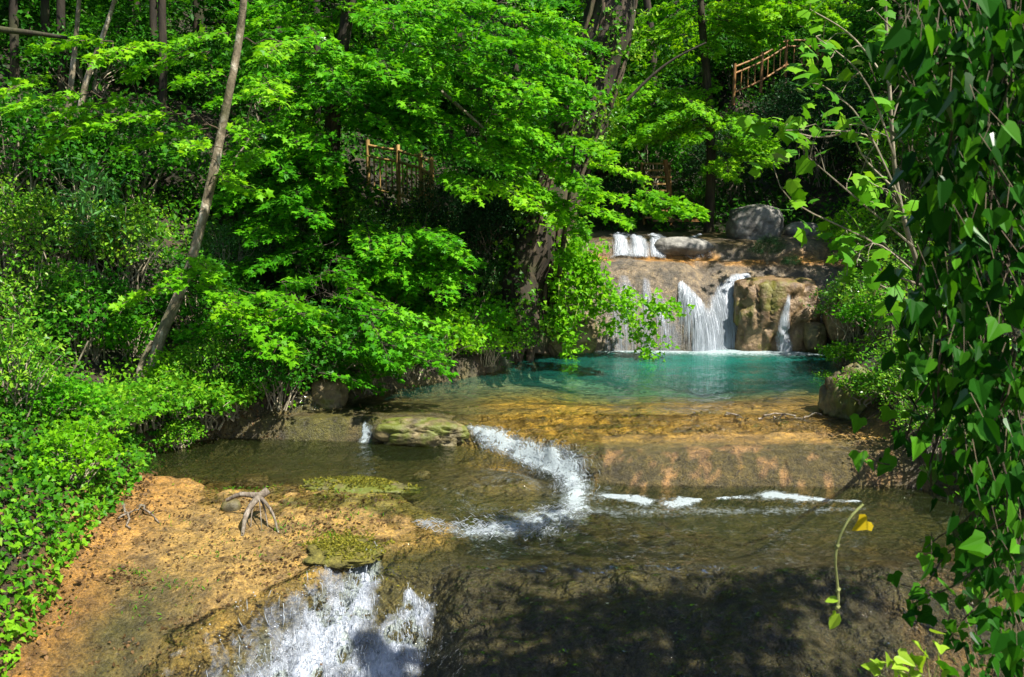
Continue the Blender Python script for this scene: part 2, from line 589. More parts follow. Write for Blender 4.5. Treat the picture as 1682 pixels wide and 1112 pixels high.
def fall_mat(name, scale=(16, 2.2, 2.2), rot=0.0, lo=.42, hi=.62, white=(.50, .54, .60)):
    m, nt = mat(name)
    n = N(nt)
    co = n('ShaderNodeTexCoord').outputs['Object']
    mr = n('ShaderNodeMapping')
    mr.inputs['Rotation'].default_value = (0, 0, rot)
    n.l(co, mr.inputs[0])
    mp = n('ShaderNodeMapping')
    mp.inputs['Scale'].default_value = scale
    n.l(mr.outputs[0], mp.inputs[0])
    a = n.noise(mp.outputs[0], 1.0, 6, .66, .35)
    a2 = n.noise(mp.outputs[0], 3.1, 4, .6, .2)
    d = n('ShaderNodeAttribute', attribute_name='foam').outputs['Fac']
    k = n.math('ADD', n.math('MULTIPLY', a, .8), n.math('MULTIPLY', a2, .25))
    k = n.math('ADD', k, n.math('MULTIPLY', n.math('SUBTRACT', d, .5), .75))
    k = n.ramp(k, [(lo, (0, 0, 0)), (hi, (.38, .38, .38)), (hi + .22, (.85, .85, .85))])
    k = n.math('MULTIPLY', k, n.ramp(d, [(.0, (0, 0, 0)), (.12, (1, 1, 1))]))
    b = n('ShaderNodeBump', i_Strength=.8, i_Distance=.05)
    n.l(n.math('ADD', a, a2), b.inputs['Height'])
    wd = n('ShaderNodeBsdfDiffuse')
    wd.inputs[0].default_value = (*white, 1)
    n.l(b.outputs[0], wd.inputs['Normal'])
    gl = n('ShaderNodeBsdfGlossy')
    gl.inputs['Roughness'].default_value = .18
    n.l(b.outputs[0], gl.inputs['Normal'])
    sx = n.mixs(.10, wd.outputs[0], gl.outputs[0])
    tr = n('ShaderNodeBsdfTransparent')
    s = n.mixs(k, tr.outputs[0], sx)
    o = n('ShaderNodeOutputMaterial')
    n.l(s, o.inputs[0])
    return m


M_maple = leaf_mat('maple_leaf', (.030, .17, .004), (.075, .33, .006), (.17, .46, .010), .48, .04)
M_mapleb = leaf_mat('maple_leaf_yellow_lit', (.07, .27, .004), (.15, .42, .007), (.27, .55, .012), .5, .04)  # yellower maple; extra brightness stands in for sunlight on self-shaded boughs
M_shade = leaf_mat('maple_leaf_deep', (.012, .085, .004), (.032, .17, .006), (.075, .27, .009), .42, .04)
M_broad = leaf_mat('broad_leaf', (.022, .12, .004), (.085, .28, .007), (.27, .48, .03), .42, .09, .35, (.20, .09, .03))
M_fine = leaf_mat('bluish_leaf', (.016, .09, .014), (.045, .19, .030), (.16, .38, .10), .38, .12, .35)
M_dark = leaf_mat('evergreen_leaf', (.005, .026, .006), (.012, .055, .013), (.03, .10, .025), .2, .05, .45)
M_ivy = leaf_mat('ivy_leaf', (.006, .045, .003), (.020, .115, .006), (.085, .28, .010), .45, .035, .5, (.16, .05, .01))
M_grd = leaf_mat('herb_leaf', (.030, .15, .005), (.085, .29, .008), (.20, .42, .015), .42, .04, .45, (.20, .10, .03))
M_bank = leaf_mat('bank_ivy_leaf', (.012, .065, .004), (.055, .22, .007), (.20, .44, .015), .42, .06, .4, (.22, .10, .03))
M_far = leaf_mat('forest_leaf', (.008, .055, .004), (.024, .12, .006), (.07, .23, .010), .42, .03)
M_yellow = leaf_mat('yellow_leaf', (.50, .36, .01), (.55, .40, .01), (.6, .44, .02), .45, .06)
M_lime = leaf_mat('lime_leaf', (.22, .42, .03), (.28, .48, .03), (.34, .52, .04), .5, .08)
M_mossleaf = leaf_mat('moss_leaf', (.05, .055, .010), (.13, .13, .015), (.25, .23, .03), .3, .02)
M_litter = leaf_mat('dead_leaf', (.05, .03, .015), (.10, .06, .025), (.22, .13, .06), .2, .03)
M_pale = bark_mat('pale_lit_bark', (.05, .036, .02), (.24, .19, .12), (.70, .62, .50), (9, 9, 5), .9)  # pale bark, its brightest patches raised to stand for sun on the trunk
M_bark = bark_mat('dark_bark', (.009, .006, .003), (.028, .019, .010), (.095, .066, .036), (9, 9, 1.6), .9)
M_twig = bark_mat('twig_bark', (.10, .08, .05), (.26, .22, .15), (.42, .36, .26), (20, 20, 9), .3)
M_stem = bark_mat('green_stem', (.14, .16, .04), (.30, .33, .10), (.44, .46, .17), (20, 20, 9), .2)
M_wood = bark_mat('stained_wood', (.10, .04, .013), (.26, .12, .03), (.42, .24, .08), (14, 14, 4), .25, .6)
M_root = bark_mat('root_bark', (.022, .014, .007), (.06, .04, .02), (.16, .115, .06), (16, 16, 4), .6)
M_litwood = bark_mat('sunlit_timber', (.22, .12, .04), (.46, .28, .09), (.60, .42, .18), (14, 14, 4), .25, .6)  # lightened copy of the stained wood; missing sunlight is put into its colour
M_dry = bark_mat('driftwood', (.06, .045, .03), (.17, .135, .10), (.40, .35, .29), (18, 18, 9), .9)
M_ground = ground_mat()
M_grey = rock_mat('grey_rock', (.085, .08, .07), (.20, .19, .17), (.36, .34, .30), (.07, .07, .015), .2)
M_trav = rock_mat('brown_travertine', (.10, .056, .025), (.22, .14, .066), (.33, .225, .115), (.13, .13, .010), .5, .5, 1.0, .9)
M_mossy = rock_mat('mossy_rock', (.05, .042, .02), (.13, .105, .04), (.22, .17, .07), (.10, .115, .012), .8)
M_moss = rock_mat('moss_cushion', (.08, .07, .014), (.17, .15, .022), (.26, .22, .04), (.15, .17, .012), .5, .9, 3, 1.0)
M_shale = rock_mat('ledge_rock', (.06, .045, .025), (.16, .12, .05), (.26, .20, .085), (.10, .11, .01), .5, .5, 1.4)
M_pool = water_mat('pool_water', (.42, .80, .66), (.02, .26, .20), 3.0, 1.6)
M_stream = water_mat('stream_water', (.50, .54, .26), (.035, .05, .014), 6.0, 1.7)
M_fall = fall_mat('falling_water')
def froth_mat():
    m, nt = mat('white_froth')
    n = N(nt)
    d = n('ShaderNodeBsdfDiffuse')
    d.inputs[0].default_value = (.50, .55, .60, 1)
    t = n('ShaderNodeBsdfTranslucent')
    t.inputs[0].default_value = (.45, .50, .55, 1)
    g_ = n('ShaderNodeBsdfGlossy')
    g_.inputs['Roughness'].default_value = .15
    s_ = n.mixs(.35, d.outputs[0], t.outputs[0])
    s_ = n.mixs(n('ShaderNodeFresnel', i_IOR=1.33).outputs[0], s_, g_.outputs[0])
    n.l(s_, n('ShaderNodeOutputMaterial').inputs[0])
    return m


M_froth = froth_mat()
M_veil = fall_mat('thin_veil', (16, 1.6, 1.6), 0, .52, .98, (.36, .40, .48))
M_rush = fall_mat('rushing_water', (7, 5, 5), R(-25), .46, .72, (.42, .46, .53))


# ------------------------------------------------------------------ ground sheet
def axis_pts(segs):
    o = []
    for a, b, st in segs:
        o += list(np.arange(a, b, st))
    return np.array(o + [segs[-1][1]])


gx = axis_pts([(-70, -20, 3), (-20, -6.5, .35), (-6.5, 7.5, .045), (7.5, 20, .35), (20, 70, 3)])
gy = axis_pts([(-14, 3, .6), (3, 5, .15), (5, 18.6, .045), (18.6, 34, .22), (34, 78, 2)])


def grid_obj(name, X, Y, Z, m, keep=None, attrs=None, smooth=True, parent=None):
    ny, nx = X.shape
    idx = np.arange(nx * ny).reshape(ny, nx)
    Fc = np.stack([idx[:-1, :-1], idx[:-1, 1:], idx[1:, 1:], idx[1:, :-1]], -1).reshape(-1, 4)
    if keep is not None:
        k = (keep[:-1, :-1] | keep[:-1, 1:] | keep[1:, 1:] | keep[1:, :-1]).ravel()
        Fc = Fc[k]
        used = np.unique(Fc)
        remap = np.full(nx * ny, -1)
        remap[used] = np.arange(len(used))
        Fc = remap[Fc]
    else:
        used = np.arange(nx * ny)
    V = np.stack([X, Y, Z], -1).reshape(-1, 3)[used]
    mb = MB()
    mb.add(V, Fc)
    o = mb.build(name, m, parent, smooth)
    for nm, arr in (attrs or {}).items():
        arr = np.asarray(arr)
        if arr.ndim == 3:
            a = o.data.attributes.new(nm, 'FLOAT_COLOR', 'POINT')
            q = np.concatenate([arr.reshape(-1, 3)[used], np.ones((len(used), 1))], 1)
            a.data.foreach_set('color', q.ravel().astype(np.float32))
        else:
            a = o.data.attributes.new(nm, 'FLOAT', 'POINT')
            a.data.foreach_set('value', arr.reshape(-1)[used].astype(np.float32))
    return o


GX, GY = np.meshgrid(gx, gy)
GZ = height(GX, GY)


def lerpc(c, m, col):
    return c * (1 - m[..., None]) + np.array(col) * m[..., None]


def ground_colour(X, Y, Z):
    n1, n2, n3 = fbm(X * 1.3, Y * 1.3, 0, 61), fbm(X * 4, Y * 4, 0, 62), fbm(X * .5, Y * .5, 0, 63)
    sl = ip(Y, XLP) - X + .2 * n2
    sr = X - ip(Y, XRP) + .2 * n2
    land = np.maximum(S(.0, .3, sl), S(.0, .3, sr))
    c = np.zeros(X.shape + (3,)) + np.array((.11, .092, .034))          # algae brown bed
    c = lerpc(c, S(-.1, .5, n1) * .6, (.13, .10, .04))
    slab = S(.15, -.15, X - ip(Y, XE) + .15 * n2) * S(9.9, 9.3, Y + .2 * n1)
    c = lerpc(c, slab, (.33, .215, .068))
    c = lerpc(c, slab * S(.0, .3, n2) * .7, (.17, .115, .05))
    c = lerpc(c, slab * S(.18, .5, n1 + .35 * n2 + .5 * S(-2.4, -1.3, X) * S(7.6, 8.6, Y)) * .75, (.12, .12, .016))
    c = lerpc(c, slab * S(7.2, 6.4, Y + .3 * n1) * S(-2.2, -2.9, X + .2 * n2) * .9, (.06, .055, .018))
    c = lerpc(c, slab * S(-3.0, -3.7, X + .2 * n2) * .55, (.32, .155, .04))
    gold = S(9.8, 10.4, Y + .2 * n2) * S(15.0, 12.6, Y) * S(-.8, .3, X + .2 * n1)
    st_ = fbm(X * 1.1, Y * 5.5, 0, 64)
    c = lerpc(c, gold, (.44, .27, .042))
    c = lerpc(c, gold * S(-.05, .3, n2 * .5 + st_) * .8, (.085, .058, .018))
    c = lerpc(c, gold * S(1.5, 2.6, X + .4 * n1) * .6, (.27, .165, .075))
    c = lerpc(c, gold * S(.1, .4, fbm(X * 2.3, Y * 3.5, 0, 65)) * .7, (.07, .055, .03))
    led = S(8.9, 9.3, Y) * S(10.1, 9.7, Y) * S(.5, 1.2, X)
    c = lerpc(c, led * .85, (.07, .056, .02))
    c = lerpc(c, led * S(.05, .22, .35 * n1 + .5 * n2 + .6 * fbm(X * 8, Y * 8, 0, 68)) * .8, (.26, .155, .07))
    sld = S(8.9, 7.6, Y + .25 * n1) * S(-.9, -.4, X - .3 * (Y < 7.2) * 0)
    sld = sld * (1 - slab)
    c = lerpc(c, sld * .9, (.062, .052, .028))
    c = lerpc(c, sld * S(.05, .4, n1 + .5 * n2) * S(6.4, 7.4, Y) * .7, (.10, .085, .018))
    c = lerpc(c, sld * S(2.6, 4.0, X + .5 * n1) * S(-.1, .3, n2) * .8, (.20, .12, .055))
    c = lerpc(c, sld * S(.15, .4, fbm(X * 5, Y * 3, 0, 67)) * .55, (.075, .062, .045))
    pool = S(12.6, 15.4, Y + .6 * n1) * S(15.9, 15.5, Y)
    c = lerpc(c, pool, (.20, .24, .17))
    fall = S(15.5, 15.8, Y)
    c = lerpc(c, fall, (.185, .15, .11))
    c = lerpc(c, fall * S(-.1, .3, n2 + .3 * n1) * .75, (.085, .078, .07))
    c = lerpc(c, fall * S(16.9, 17.15, Y) * S(17.7, 17.4, Y) * S(.15, -.2, n1), (.36, .19, .05))
    c = lerpc(c, S(17.5, 17.8, Y) * S(-.3, .3, n1), (.10, .075, .03))
    lf = S(10.0, 10.4, Y) * S(11.3, 11.0, Y) * S(-.7, -1.0, X)
    c = lerpc(c, lf * .8, (.055, .045, .018))
    c = lerpc(c, lf * S(-.1, .3, n2) * .7, (.075, .075, .012))
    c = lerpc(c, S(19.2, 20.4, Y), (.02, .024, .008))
    soil = np.zeros(X.shape + (3,)) + np.array((.030, .024, .013))
    soil = lerpc(soil, S(0, .5, n2), (.075, .052, .028))
    soil = lerpc(soil, S(0, .5, n1), (.022, .035, .010))
    c = c * (1 - land[..., None]) + soil * land[..., None]
    return c, 1 - land


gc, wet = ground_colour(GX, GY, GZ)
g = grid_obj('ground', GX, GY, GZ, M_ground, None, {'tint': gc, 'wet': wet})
tag(g, kind='structure')


# ------------------------------------------------------------------ water
def pl_dist(X, Y, pts):
    """distance to a polyline of (x, y, width) and the width there"""
    bd = np.full(X.shape, 1e9)
    bw = np.zeros(X.shape)
    for (x0, y0, w0), (x1, y1, w1) in zip(pts[:-1], pts[1:]):
        dx, dy = x1 - x0, y1 - y0
        t = np.clip(((X - x0) * dx + (Y - y0) * dy) / max(dx * dx + dy * dy, 1e-9), 0, 1)
        d = np.hypot(X - x0 - t * dx, Y - y0 - t * dy)
        m = d < bd
        bd = np.where(m, d, bd)
        bw = np.where(m, w0 + (w1 - w0) * t, bw)
    return bd, bw


def foam_path(X, Y, px, wl=0.0):
    pts = []
    for x, y, w in px:
        p = hit(x, y)
        r_ = ray(x, y)
        p = CAM + r_ * min(p[1], (wl - CAM[2]) / r_[2])
        pts.append((p[0], p[1], w))
    d, w = pl_dist(X, Y, pts)
    return np.clip(1 - d / np.maximum(w, .01), 0, 1) ** .7


# turquoise pool
wx, wy = np.arange(-3.4, 7.2, .05), np.arange(11.05, 16.6, .05)
WX, WY = np.meshgrid(wx, wy)
bed = height(WX, WY)
edge = S(11.05, 11.75, WY)
WZ = np.where(WY < 11.75, np.maximum(.395, bed + .012), .40) + .006 * fbm(WX * 3, WY * 3, 0, 81)
dep = np.clip((WZ - bed) / .85 * (1 + .7 * fbm(WX * .8, WY * 2.6, 0, 96, 3)), 0, 1)
fo = foam_path(WX, WY, [(985, 577, .35), (1050, 578, .5), (1120, 578, .65), (1180, 579, .85), (1250, 580, .7), (1310, 581, .55), (1350, 584, .2)], .4)
fo = np.maximum(fo, .8 * foam_path(WX, WY, [(870, 570, .1), (900, 578, .2), (960, 580, .14)], .4))
keep = (WZ > bed - .01)
o = grid_obj('pool_water', WX, WY, WZ + .02 * fo, M_pool, keep, {'murk': dep, 'foam': fo})
tag(o, kind='structure')

# lower stream and pools
wx, wy = np.arange(-4.4, 5.6, .035), np.arange(3.6, 11.2, .035)
WX, WY = np.meshgrid(wx, wy)
bed = height(WX, WY)
lvl = poolz(WX) * S(6.8, 8.6, WY)
lvl = np.where(WY < 7.15, -9, lvl)
lvl = np.where(WY > ip(WX, YB) + .5, np.where(WX < -.9, -9, lvl), lvl)
film = S(-.9, -.6, WX + .2 * fbm(WX * 2, WY * 2, 0, 83)) * (1 - S(.9, 1.2, WX + .15 * fbm(WX * 3, WY * 3, 0, 84)) * S(9.0, 9.15, WY) * S(10.6, 10.2, WY)) + S(-.45, .05, WX - ip(WY, XE) + .25 * fbm(WX * 2.5, WY * 2.5, 0, 88)) * S(8.9, 8.4, WY)
film = np.maximum(film, S(11.0, 11.15, WY) * S(-2.0, -1.7, WX))
film = np.maximum(film, S(.12, .05, np.hypot(WX + 1.86, (WY - 10.8) * .4)))
thick = .022 + .014 * fbm(WX * 5, WY * 5, 0, 85) + .02 * fbm(WX * 10, WY * 3.5, 0, 89, 3)
WZ = np.maximum(lvl + .008 * fbm(WX * 2.6, WY * 2.6, 0, 86), np.where(film > .02, bed - .012 + (thick + .012) * S(0, .8, film), -9))
keep = (WZ > bed + .001)
WZ = np.maximum(WZ, bed - .04)
f1 = foam_path(WX, WY, [(775, 708, .12), (805, 722, .24), (845, 740, .20), (890, 757, .26), (935, 783, .32), (948, 805, .30), (944, 830, .28)])
f1 = np.maximum(f1, .88 * foam_path(WX, WY, [(960, 836, .18), (925, 845, .34), (880, 860, .44), (830, 876, .42), (775, 888, .25)]))
f1 = np.maximum(f1, .62 * foam_path(WX, WY, [(960, 850, .3), (900, 870, .6), (800, 885, .5), (720, 880, .2)]))
f2 = np.maximum(foam_path(WX, WY, [(950, 813, .12), (1010, 817, .12), (1060, 823, .26), (1095, 827, .36), (1130, 825, .26), (1150, 822, .05)]),
                foam_path(WX, WY, [(1180, 820, .05), (1230, 818, .14), (1275, 814, .26), (1320, 821, .22), (1370, 824, .12), (1410, 825, .05)]))
f2 = np.clip(f2 * (1.0 + .8 * fbm(WX * 4.5, WY * 4.5, 0, 93, 3)), 0, 1)
f3 = np.maximum(.55 * foam_path(WX, WY, [(690, 808, .05), (740, 826, .11), (790, 838, .04)]), foam_path(WX, WY, [(598, 700, .05), (600, 722, .16)], .15))
f4 = .55 * foam_path(WX, WY, [(960, 830, .3), (1000, 800, .12), (960, 860, .3)])
f5 = .5 * foam_path(WX, WY, [(955, 775, .08), (1010, 752, .07), (1080, 738, .05), (1120, 735, .03)])
f6 = .55 * foam_path(WX, WY, [(1262, 760, .05), (1275, 790, .06), (1280, 808, .08)])
f_glint = np.clip(.55 * fbm(WX * 3, WY * 2, 0, 95, 4) + .12, 0, .5) * S(7.6, 6.9, WY) * S(-.6, .2, WX)  # white flecks painted for glints on the slide, carried as foam
f8 = .62 * foam_path(WX, WY, [(960, 840, .5), (1100, 840, .35), (1300, 838, .3), (1420, 835, .1)])
fo = np.maximum.reduce([f1, f2, f3, f4, f5, f6, f_glint, f8])
dep = np.clip((WZ - bed) / .5, 0, 1)
turb = fbm(WX * 6, WY * 6, 0, 87, 4)
o = grid_obj('stream_water', WX, WY, WZ + f1 * (.03 + .055 * turb) + f2 * .02, M_stream, keep, {'murk': dep, 'foam': fo})
tag(o, kind='structure')


# falling water: sheets that follow the rock a few centimetres off it
def fall_sheet(name, label, cat, lines, m, off, amp, st=.035, yr=None, zfun=height, ns=0):
    strands_ = lines
    X0 = min(p[0] - p[2] for s_ in lines for p in s_) - .05
    X1 = max(p[0] + p[2] for s_ in lines for p in s_) + .05
    Y0 = min(p[1] for s_ in lines for p in s_) - .12
    Y1 = max(p[1] for s_ in lines for p in s_) + .08
    X, Y = np.meshgrid(np.arange(X0, X1, st), np.arange(Y0, Y1, st * .7))
    f = np.zeros(X.shape)
    for s_ in lines:
        d, w = pl_dist(X, Y, s_)
        f = np.maximum(f, np.clip(1 - (d / np.maximum(w * 1.25, .01)) ** 1.6, 0, 1))
    Z = zfun(X, Y) + off + amp * (fbm(X * 7, Y * 3, 0, 91, 3) if name != 'cascade' else fbm(X * 6, Y * 5, 0, 91, 5) - .25) * f + .04 * f
    o = grid_obj(name, X, Y, Z, m, f > .01, {'foam': f})
    if ns:
        def ff(x, y):
            q = np.zeros(x.shape)
            for s_ in strands_:
                d, w = pl_dist(x, y, s_)
                q = np.maximum(q, np.clip(1 - (d / np.maximum(w * 1.15, .01)) ** 2, 0, 1))
            return q
        big_ = name == 'cascade'
        strands('spray', ff, X0, X1, Y0, Y1, ns, downhill if not big_ else fan, M_froth, zfun, off + .02, .10 if big_ else .045, (.0028 if big_ else .0027), 4 if big_ else 7, .012 if big_ else .04, 5, o, .8 if big_ else .10)
        if big_: droplets('droplets', ff, X0, X1, Y0, Y1, 2600, zfun, .03, .16, .005, 6, o)
    return tag(o, label, cat)


def strands(name, ff, x0, x1, y0, y1, n, flow, m, zfun=height, off=.03, amp=.05, r=.004, steps=7, step=.03, seed=1, parent=None, wig=.35):
    rng = np.random.default_rng(seed)
    x, y = rng.uniform(x0, x1, n * 12), rng.uniform(y0, y1, n * 12)
    f = ff(x, y)
    k = np.nonzero(rng.uniform(0, 1, len(x)) < f ** (2.6 if name == 'spray' and step < .02 else 1.6) * .9)[0][:n]
    p = np.stack([x[k], y[k]], 1)
    n = len(p)
    lift = off + amp * rng.uniform(0, 1, n) ** 2 * f[k]
    st = step * rng.uniform(.5, 1.4, n)
    Q = []
    for i in range(steps):
        d = flow(p[:, 0], p[:, 1])
        a_ = wig * 3 * fbm(p[:, 0] * 6, p[:, 1] * 6, i * .3 + np.arange(n) * .01, seed, 2) + rng.normal(0, wig * .4, n)
        d = np.stack([d[:, 0] * np.cos(a_) - d[:, 1] * np.sin(a_), d[:, 0] * np.sin(a_) + d[:, 1] * np.cos(a_)], 1)
        z = zfun(p[:, 0], p[:, 1]) + lift + .35 * amp * np.sin(i * .8 + np.arange(n))
        Q.append(np.concatenate([p, z[:, None]], 1))
        p = p + d * st[:, None]
    Q = np.stack(Q, 1)
    t = norm(np.gradient(Q, axis=1))
    a = norm(np.cross(t, np.array([.1, .2, 1.0])))
    b = np.cross(t, a)
    rad = r * rng.uniform(.4, 1.6, n)[:, None] * np.sin(np.linspace(.12, math.pi - .12, steps))[None, :]
    an = np.arange(3) * 2 * math.pi / 3
    V = Q[:, :, None, :] + rad[:, :, None, None] * (np.cos(an)[None, None, :, None] * a[:, :, None, :] + np.sin(an)[None, None, :, None] * b[:, :, None, :])
    i = (np.arange(n)[:, None, None] * steps + np.arange(steps - 1)[None, :, None]) * 3
    j = np.arange(3)[None, None, :]
    kk = (j + 1) % 3
    Fc = np.stack([i + j, i + kk, i + 3 + kk, i + 3 + j], -1).reshape(-1, 4)
    mb = MB()
    mb.add(V.reshape(-1, 3), Fc)
    return mb.build(name, m, parent, True)


def downhill(x, y):
    e = .06
    g = np.stack([height(x - e, y) - height(x + e, y), height(x, y - e) - height(x, y + e)], 1)
    return norm(g)


def along(pts):
    def fl(x, y):
        bd, o = np.full(x.shape, 1e9), np.zeros((len(x), 2))
        for (x0, y0, w0), (x1, y1, w1) in zip(pts[:-1], pts[1:]):
            dx, dy = x1 - x0, y1 - y0
            t = np.clip(((x - x0) * dx + (y - y0) * dy) / max(dx * dx + dy * dy, 1e-9), 0, 1)
            d = np.hypot(x - x0 - t * dx, y - y0 - t * dy)
            m = d < bd
            bd = np.where(m, d, bd)
            o[m] = (dx, dy)
        return norm(o)
    return fl


def fan(x, y):
    return norm(np.stack([x + 1.05, y - 8.3], 1) * np.array([1.3, 1.0]))


def droplets(name, ff, x0, x1, y0, y1, n, zfun, off, amp, r, seed, parent=None):
    rng = np.random.default_rng(seed)
    x, y = rng.uniform(x0, x1, n * 12), rng.uniform(y0, y1, n * 12)
    f = ff(x, y)
    k = np.nonzero(rng.uniform(0, 1, len(x)) < f)[0][:n]
    x, y, f = x[k], y[k], f[k]
    c = np.stack([x, y, zfun(x, y) + off + amp * rng.uniform(0, 1, len(x)) ** 3 * f], 1)
    V = np.array([(1, 0, 0), (-1, 0, 0), (0, 1, 0), (0, -1, 0), (0, 0, 1), (0, 0, -1)], float)
    Fo = np.array([(0, 2, 4), (2, 1, 4), (1, 3, 4), (3, 0, 4), (2, 0, 5), (1, 2, 5), (3, 1, 5), (0, 3, 5)])
    W = c[:, None, :] + (r * rng.uniform(.3, 1.5, len(x)) ** 1.5)[:, None, None] * V[None]
    mb = MB()
    mb.add(W.reshape(-1, 3), (Fo[None] + (np.arange(len(x)) * 6)[:, None, None]).reshape(-1, 3))
    return mb.build(name, M_froth, parent, True)


def st_px(px):
    return [(*hit(x, y)[:2], w) for x, y, w in px]


fall_sheet('waterfall', 'main white waterfall pouring in a V between grey slab and brown rock', 'waterfall',
           [st_px([(1118, 476, .08), (1134, 497, .15), (1154, 530, .22), (1168, 572, .27)]), st_px([(1150, 500, .06), (1152, 572, .2)]),
            st_px([(1228, 459, .06), (1208, 468, .14), (1192, 498, .22), (1182, 535, .26), (1178, 572, .32)])], M_fall, .03, .04, ns=1800)
fall_sheet('waterfall', 'thin bluish veil of water over the slab behind the trailing green vine', 'waterfall',
           [st_px([(1025, 462, .12), (1030, 500, .30), (1022, 540, .38), (1018, 574, .36)]),
            st_px([(1080, 500, .15), (1092, 540, .28), (1098, 574, .3)]), st_px([(1062, 470, .1), (1062, 540, .2), (1066, 574, .2)])], M_veil, .025, .03, ns=120)
fall_sheet('waterfall', 'small white fall on the uppermost ledge left of the flat grey stone', 'waterfall',
           [st_px([(1016, 389, .13), (1020, 404, .18), (1022, 421, .22)]), st_px([(1044, 392, .15), (1050, 405, .2), (1052, 420, .25)]), st_px([(1072, 390, .12), (1078, 405, .15), (1080, 420, .18)]), st_px([(1098, 398, .03), (1130, 419, .06), (1165, 416, .03)])], M_fall, .035, .05, ns=420)
fall_sheet('waterfall', 'tiny cascade running down beside the large grey boulder', 'waterfall',
           [[(*P(1150, 372, 18.6)[:2], .07), (*P(1135, 385, 18.0)[:2], .10), (*P(1120, 392, 17.7)[:2], .14)]], M_fall, .04, .03)
fall_sheet('cascade', 'broad white cascade foaming down the front edge of the orange slab', 'cascade',
           [[(-1.22, 7.30, .05), (-1.30, 7.05, .20), (-1.40, 6.8, .36), (-1.5, 6.45, .56), (-1.75, 5.9, .72), (-2.1, 5.0, .9), (-2.3, 4.0, .9)],
            [(-.90, 6.95, .05), (-.82, 6.75, .2), (-.95, 6.4, .34), (-1.2, 5.9, .45), (-1.5, 5.0, .6)]], M_rush, .03, .13, .022, ns=5200)
fpts = [(*hit(x, y)[:2], w) for x, y, w in ((775, 708, .10), (805, 722, .20), (845, 740, .18), (890, 757, .22), (935, 783, .28), (948, 805, .27), (944, 830, .25))]
gpts = [(*(CAM + ray(x, y) * min(hit(x, y)[1], -3.2 / ray(x, y)[2]))[:2], w) for x, y, w in ((960, 836, .15), (925, 845, .28), (880, 860, .36), (830, 876, .34), (770, 888, .2), (700, 880, .1))]


def foam_z(x, y):
    return np.maximum(height(x, y) + .015, np.where((y > 7.2) & (y < ip(x, YB) + .3), poolz(x), -9))


def near(pts):
    def f_(x, y):
        d, w = pl_dist(x, y, pts)
        return np.clip(1.0 - (d / np.maximum(w * 1.25, .01)) ** 1.3, 0, 1) * np.clip(.75 + 1.1 * fbm(x * 5, y * 5, 0, 19), 0, 1)
    return f_


for nm, pp, nn in (('rapid_foam', fpts, 5000), ('eddy_foam', gpts, 3800)):
    tag(strands(nm, near(pp), -2, 1.6, 7.5, 11.4, nn, along(pp), M_froth, foam_z, .012, .05, .0021, 5, .016, 9 + nn, None, .5), kind='stuff')


# ------------------------------------------------------------------ rocks
def ico(sub):
    bm = bmesh.new()
    bmesh.ops.create_icosphere(bm, subdivisions=sub, radius=1)
    V = np.array([v.co[:] for v in bm.verts])
    Fc = np.array([[v.index for v in f.verts] for f in bm.faces])
    bm.free()
    return V, Fc


ICO = {k: ico(k) for k in (3, 4, 5)}


def rock(name, label, c, dim, m, seed, amp=.22, boxy=0.0, sub=4, cat='rock', rot=0.0, cracks=0.0, group=None):
    V, Fc = ICO[sub]
    V = V.copy()
    if boxy:
        q = np.max(np.abs(V), 1, keepdims=True)
        V = V * (1 - boxy) + V / q * .82 * boxy
    n = fbm(V[:, 0] * 1.4 + seed, V[:, 1] * 1.4, V[:, 2] * 1.4, seed, 5)
    n2 = np.abs(fbm(V[:, 0] * 3 + seed, V[:, 1] * 3, V[:, 2] * 1.2, seed + 9, 3))
    V = V * (1 + amp * n + .3 * amp * fbm(V[:, 0] * 6 + seed, V[:, 1] * 6, V[:, 2] * 6, seed + 4, 3) - cracks * np.clip(.16 - n2, 0, 1) * 3)[:, None]
    V = V * np.asarray(dim)
    cc, ss = math.cos(rot), math.sin(rot)
    V = np.stack([V[:, 0] * cc - V[:, 1] * ss, V[:, 0] * ss + V[:, 1] * cc, V[:, 2]], 1)
    o = MB()
    o.add(V + np.asarray(c), Fc)
    mb = o
    ob = mb.build(name, m, None, True)
    return tag(ob, label, cat, group)


rock('boulder', 'smooth rounded grey boulder on the upper ledge above the falls', P(1238, 374, 18.6), (.62, .55, .50), M_grey, 4, .24, .3, 5, 'boulder')
rock('boulder', 'half hidden grey stone to the right of the big grey boulder', P(1318, 382, 19.0), (.42, .4, .26), M_grey, 11, .25, .1, 4, 'boulder')
block = rock('boulder', 'broad brown travertine block with moss beside the main waterfall', P(1270, 518, 16.25) + np.array([0, .1, 0]), (.92, .75, .86), M_trav, 8, .13, .68, 5, 'boulder', 0, .36)
rock('boulder', 'flat pale grey stone on the uppermost ledge beside its white fall', P(1122, 405, 17.7), (.62, .35, .22), M_grey, 15, .2, .1, 4, 'boulder')
rock('boulder', 'mossy boulder with pale right side on the right bank', P(1402, 668, 11.2), (.42, .4, .55), M_mossy, 19, .24, .15, 5, 'boulder', .3, .3)
rock('boulder', 'dim tan rock in the shrubs right of the upper ledge', P(1420, 352, 20), (.55, .5, .4), M_trav, 23, .25, .2, 4, 'boulder')
rock('boulder', 'dark rock under the wooden railing in the undergrowth', P(748, 358, 18.5), (.5, .5, .45), M_mossy, 27, .25, .1, 4, 'boulder')
rock('boulder', 'tan rock half covered with yellow moss on right bank below shrubs', P(1392, 520, 15.6), (.45, .4, .55), M_trav, 29, .2, .3, 4, 'boulder', .4, .3)
rock('boulder', 'tan boulder glimpsed between ivy and twigs on the right bank', P(1452, 505, 15.0), (.3, .3, .4), M_trav, 30, .22, .2, 4, 'boulder')
